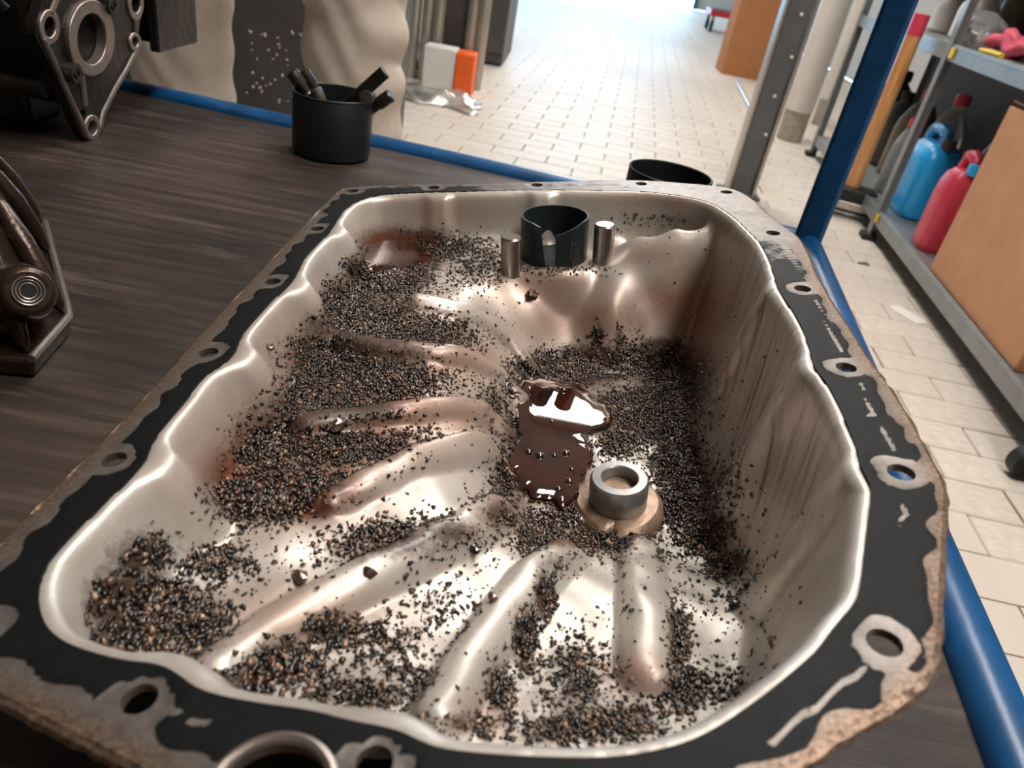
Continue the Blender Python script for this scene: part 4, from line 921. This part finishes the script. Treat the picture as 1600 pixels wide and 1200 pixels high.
def sa(px, d_, z):
    a_ = np.linspace(-1.5, 1.7, 641); q = np.array([sp(k_, d_, z) for k_ in a_]); return float(a_[np.argmin(np.abs(proj(q)[0] - px))])
def jug(name, lab, a_, d_, w, dpt, h, mat, cap, handle=True):
    p = sp(a_, d_, SZ + .0005); o = thing(name, lab, 'canister', tuple(p), 'plastic canisters'); o.rotation_euler.z = srz
    def rr(z, sx, sy): return [(sx*w/2*(abs(math.cos(t_))**.5)*np.sign(math.cos(t_)), sy*dpt/2*(abs(math.sin(t_))**.5)*np.sign(math.sin(t_)), z) for t_ in np.linspace(0, 2*math.pi, 36, endpoint=False)]
    b = MB(); prof = [(0, .90, .90), (.03*h, .98, .98), (.08*h, 1, 1), (.60*h, 1, 1), (.70*h, .96, .96), (.80*h, .82, .84), (.86*h, .6, .6)]
    vs = [q for z, sx, sy in prof for q in rr(z, sx, sy)]; n = 36; fs = [tuple(range(n-1, -1, -1)), tuple((len(prof)-1)*n + k for k in range(n))]
    for i in range(len(prof)-1):
        for k in range(n): fs.append((i*n+k, i*n+(k+1) % n, (i+1)*n+(k+1) % n, (i+1)*n+k))
    b.add(vs, fs); b.build('body', mat, o)
    MB().tube([(-w*.44, 0, h*.66), (-w*.46, 0, h*.86), (-w*.36, 0, h*.98), (-w*.12, 0, h*1.0), (w*.10, 0, h*.97), (w*.2, 0, h*.84)], [.016, .019, .020, .020, .019, .02], 12).build('handle', mat, o)
    MB().lathe([(.024, h*.84), (.024, h*.93), (.021, h*.95)], (w*.30, 0, 0), 20).build('cap', cap, o)
    return o
jug('canister', 'bright blue plastic canister with handle on the lowest shelf', sa(1446, .13, .25), .135, .25, .15, .30, 'blue_plastic', 'dark_cabinet')
jug('canister', 'red plastic canister squeezed between blue canister and cardboard box', sa(1482, .09, .22), .09, .12, .13, .30, 'red_plastic', 'blue_plastic')
# boxes
def carton(name, lab, c, dims, rz, mat='cardboard', tilt=0.0):
    o = thing(name, lab, 'box', tuple(c)); o.rotation_euler = (0, 0, rz); L, Wd, H = dims
    MB().box((0, 0, H/2), (L, Wd, H)).build('carton_body', mat, o, bevel=.003)
    MB().box((0, 0, H+.0015), (L*.98, .05, .0022)).build('tape', 'olive_plastic', o)
    for s_ in (-1, 1): MB().box((0, s_*Wd*.26, H+.004), (L*.995, Wd*.46, .004), axes=((1, 0, 0), (0, math.cos(s_*.12), math.sin(s_*.12)), (0, -math.sin(s_*.12), math.cos(s_*.12)))).build('flap', mat, o)
    return o
carton('cardboard_box', 'large brown cardboard box on the lowest shelf beside the red canister', sp(sa(1440, .0, SZ)+.345, .18, SZ+.001), (.64, .33, .475), srz)
pbx = W(1600, 660, 0.12)
carton('cardboard_box', 'cardboard box with a slanting corner at the right edge of the picture', sp(1.56, .16, SZ+.001), (.30, .36, .36), srz + math.radians(14))
# clear bottles with red caps, dark canisters at the far end
def bottle(lab, c, r, h, mat, cap):
    o = thing('bottle', lab, 'bottle', tuple(c), 'bottles on the lowest shelf')
    MB().lathe([(r*.8, 0), (r, .012), (r, h*.55), (r*.92, h*.68), (r*.55, h*.86), (r*.28, h*.93), (r*.26, h)], n=24).build('body', mat, o)
    MB().lathe([(r*.34, h*.96), (r*.34, h*1.06), (r*.28, h*1.08)], n=16).build('cap', cap, o)
bottle('clear plastic bottle with red cap just behind the blue canister', sp(sa(1482, .30, .35), .30, SZ+.001), .085, .36, 'clear_plastic', 'red_plastic')
bottle('clear plastic bottle with red cap behind the red canister', sp(sa(1560, .33, .35), .33, SZ+.001), .075, .35, 'clear_plastic', 'red_plastic')
bottle('small clear bottle with red cap standing at the front upright', sp(sa(1408, .07, .25)-.12, .09, SZ+.001), .038, .27, 'clear_plastic', 'red_plastic')
# dark drums in the far bay of the shelving
DB = sa(1482, .30, .35) - .20
for a_, d_, r, h, mt, cp, lb in ((DB, .24, .085, .34, 'olive_plastic', 'red_plastic', 'olive plastic drum with red lid in the far bay of the lowest shelf'), (DB-.20, .22, .08, .30, 'dark_cabinet', 'black_rubber', 'second drum, black, beyond the olive one in the far bay'), (DB-.40, .24, .085, .36, 'black_rubber', 'black_rubber', 'tall black drum in the middle of the far bay'), (DB-.60, .22, .08, .28, 'olive_plastic', 'dark_cabinet', 'brown drum at the far end of the lowest shelf')):
    bottle(lb, sp(a_, d_, SZ+.001), r, h, mt, cp)
for a_, lb in ((-.45, 'white tub in the far bay of the middle shelf'), (-.08+.0, None)):
    if lb: bottle(lb, sp(a_,   .2, LEV[1]+.001), .07, .18, 'white_pvc', 'white_pvc')
bottle('pale tub with lid on the middle board near the upright', sp(sa(1478, .25, .72), .25, LEV[1]+.001), .06, .16, 'white_pvc', 'white_label')
# pink rope bundle and bag on the middle board
c0 = sp(sa(1590, .14, .71)+.10, .20, LEV[1]+.03); o = thing('rope_bundle', 'bundle of twisted pink rope on the middle shelf at the right edge', 'rope', tuple(c0)); parts = []
for k in range(6):
    pts = [np.array(c0) + sdir*(-.24 + .48*t_) + sin_*(-.09 + .034*k + .012*math.sin(9*t_+k)) + uz*(.012*math.sin(12*t_ + k*1.3) + .018*(k % 2)) for t_ in np.linspace(0, 1, 26)]
    parts.append(MB().tube(pts, [.019 + .003*math.sin(j*1.9) for j in range(26)], 10).build('strand', 'rope_pink'))
under(o, parts)
c0 = sp(sa(1535, .10, .73)-.0, .10, LEV[1]+.002); b = MB(); vs = []; fs = []; n = 22
for i in range(9):
    z = i/8; 
    for k in range(n):
        a = 2*math.pi*k/n; r = (.062*math.sin(math.pi*(0.15+.8*z)) + .01)*(1 + .22*math.sin(3*a + 5*z) + .1*math.sin(7*a - 9*z)); vs.append((r*math.cos(a), r*.8*math.sin(a), .11*z))
fs = [(i*n+k, i*n+(k+1) % n, (i+1)*n+(k+1) % n, (i+1)*n+k) for i in range(8) for k in range(n)] + [tuple(range(n-1, -1, -1)), tuple(8*n + k for k in range(n))]
o = b.add(vs, fs).build('plastic_bag', 'clear_plastic'); o.location = tuple(c0); tag(o, 'crumpled clear plastic bag beside the pink rope on the middle shelf', 'bag')
b = MB().tube([sp(sa(1528, .0, .69), .010, LEV[1]+.011), sp(sa(1540, .0, .69), .016, LEV[1]+.011), sp(sa(1556, .0, .69), .02, LEV[1]+.011)], [.006, .009, .008], 10); tag(b.build('yellow_strap', 'yellow'), 'short yellow strap at the front edge of the middle shelf', 'strap')
b = MB().lathe([(.055, 0), (.06, .01), (.06, .15), (.05, .17), (.03, .19)], n=22); o = b.build('paint_can', 'olive_plastic'); o.location = tuple(sp(sa(1575, .34, .75), .35, LEV[1]+.001)); tag(o, 'olive brown tin standing behind the pink rope', 'tin')

# long-handled hammer leaning in front of the shelf
h0 = W(1330, 338, 0.0); 
ys_ = np.linspace(1.2, h0[1] + .3, 300); h1 = min((D(1442, 22, y_) for y_ in ys_), key=lambda q: abs((q - e0) @ sin_ + .05))
h0b = D(1326, 305, h0[1])
hm = thing('sledgehammer', 'sledgehammer with orange wooden handle and pink tip leaning by the shelf', 'hammer', tuple(h0)); parts = []
dv = h1 - h0b; L = np.linalg.norm(dv); dv /= L
parts.append(MB().tube([h0b, h0b + dv*L*.5, h0b + dv*L*.90], [.029, .027, .026], 18).build('handle', 'handle_wood'))
parts.append(MB().tube([h0b + dv*L*.895, h0b + dv*L], [.0275, .027], 18).build('handle_tip', 'red_plastic'))
parts.append(MB().box(h0b - dv*.01 + np.array([.0, 0, -.0]), (.20, .10, .10), -.25).build('head', 'black_rubber', bevel=.016, seg=3))
parts.append(MB().box(h0b + np.array([.01, -.056, -.03]), (.12, .01, .03), -.25).build('head_band', 'alu', bevel=.004))
under(hm, parts)
# litter and castor on the floor
p = W(1418, 492, 0); o = MB().box((0, 0, .0012), (.11, .05, .0022)).build('paper_strip', 'paper'); o.location = tuple(p); o.rotation_euler.z = math.radians(-62); tag(o, 'white plastic strip lying on the tiles beside the shelf', 'litter')
p = W(1347, 412, 0); o = MB().prism([(-.02, -.01, 0), (.02, -.012, 0), (.018, .012, 0)], (0, 0, .006)).build('litter_scrap', 'olive_plastic'); o.location = tuple(p); tag(o, 'small brown scrap on the tiles near the shelf foot', 'litter')
p = W(1592, 745, 0); o = thing('castor', 'black castor wheel at the right edge below the boxes', 'castor', tuple(p)); MB().tube([(.0, -.016, .035), (.0, .016, .035)], .035, 20).build('wheel', 'black_rubber', o); MB().box((.01, 0, .07), (.05, .045, .05)).build('fork', 'dark_cabinet', o, bevel=.004)
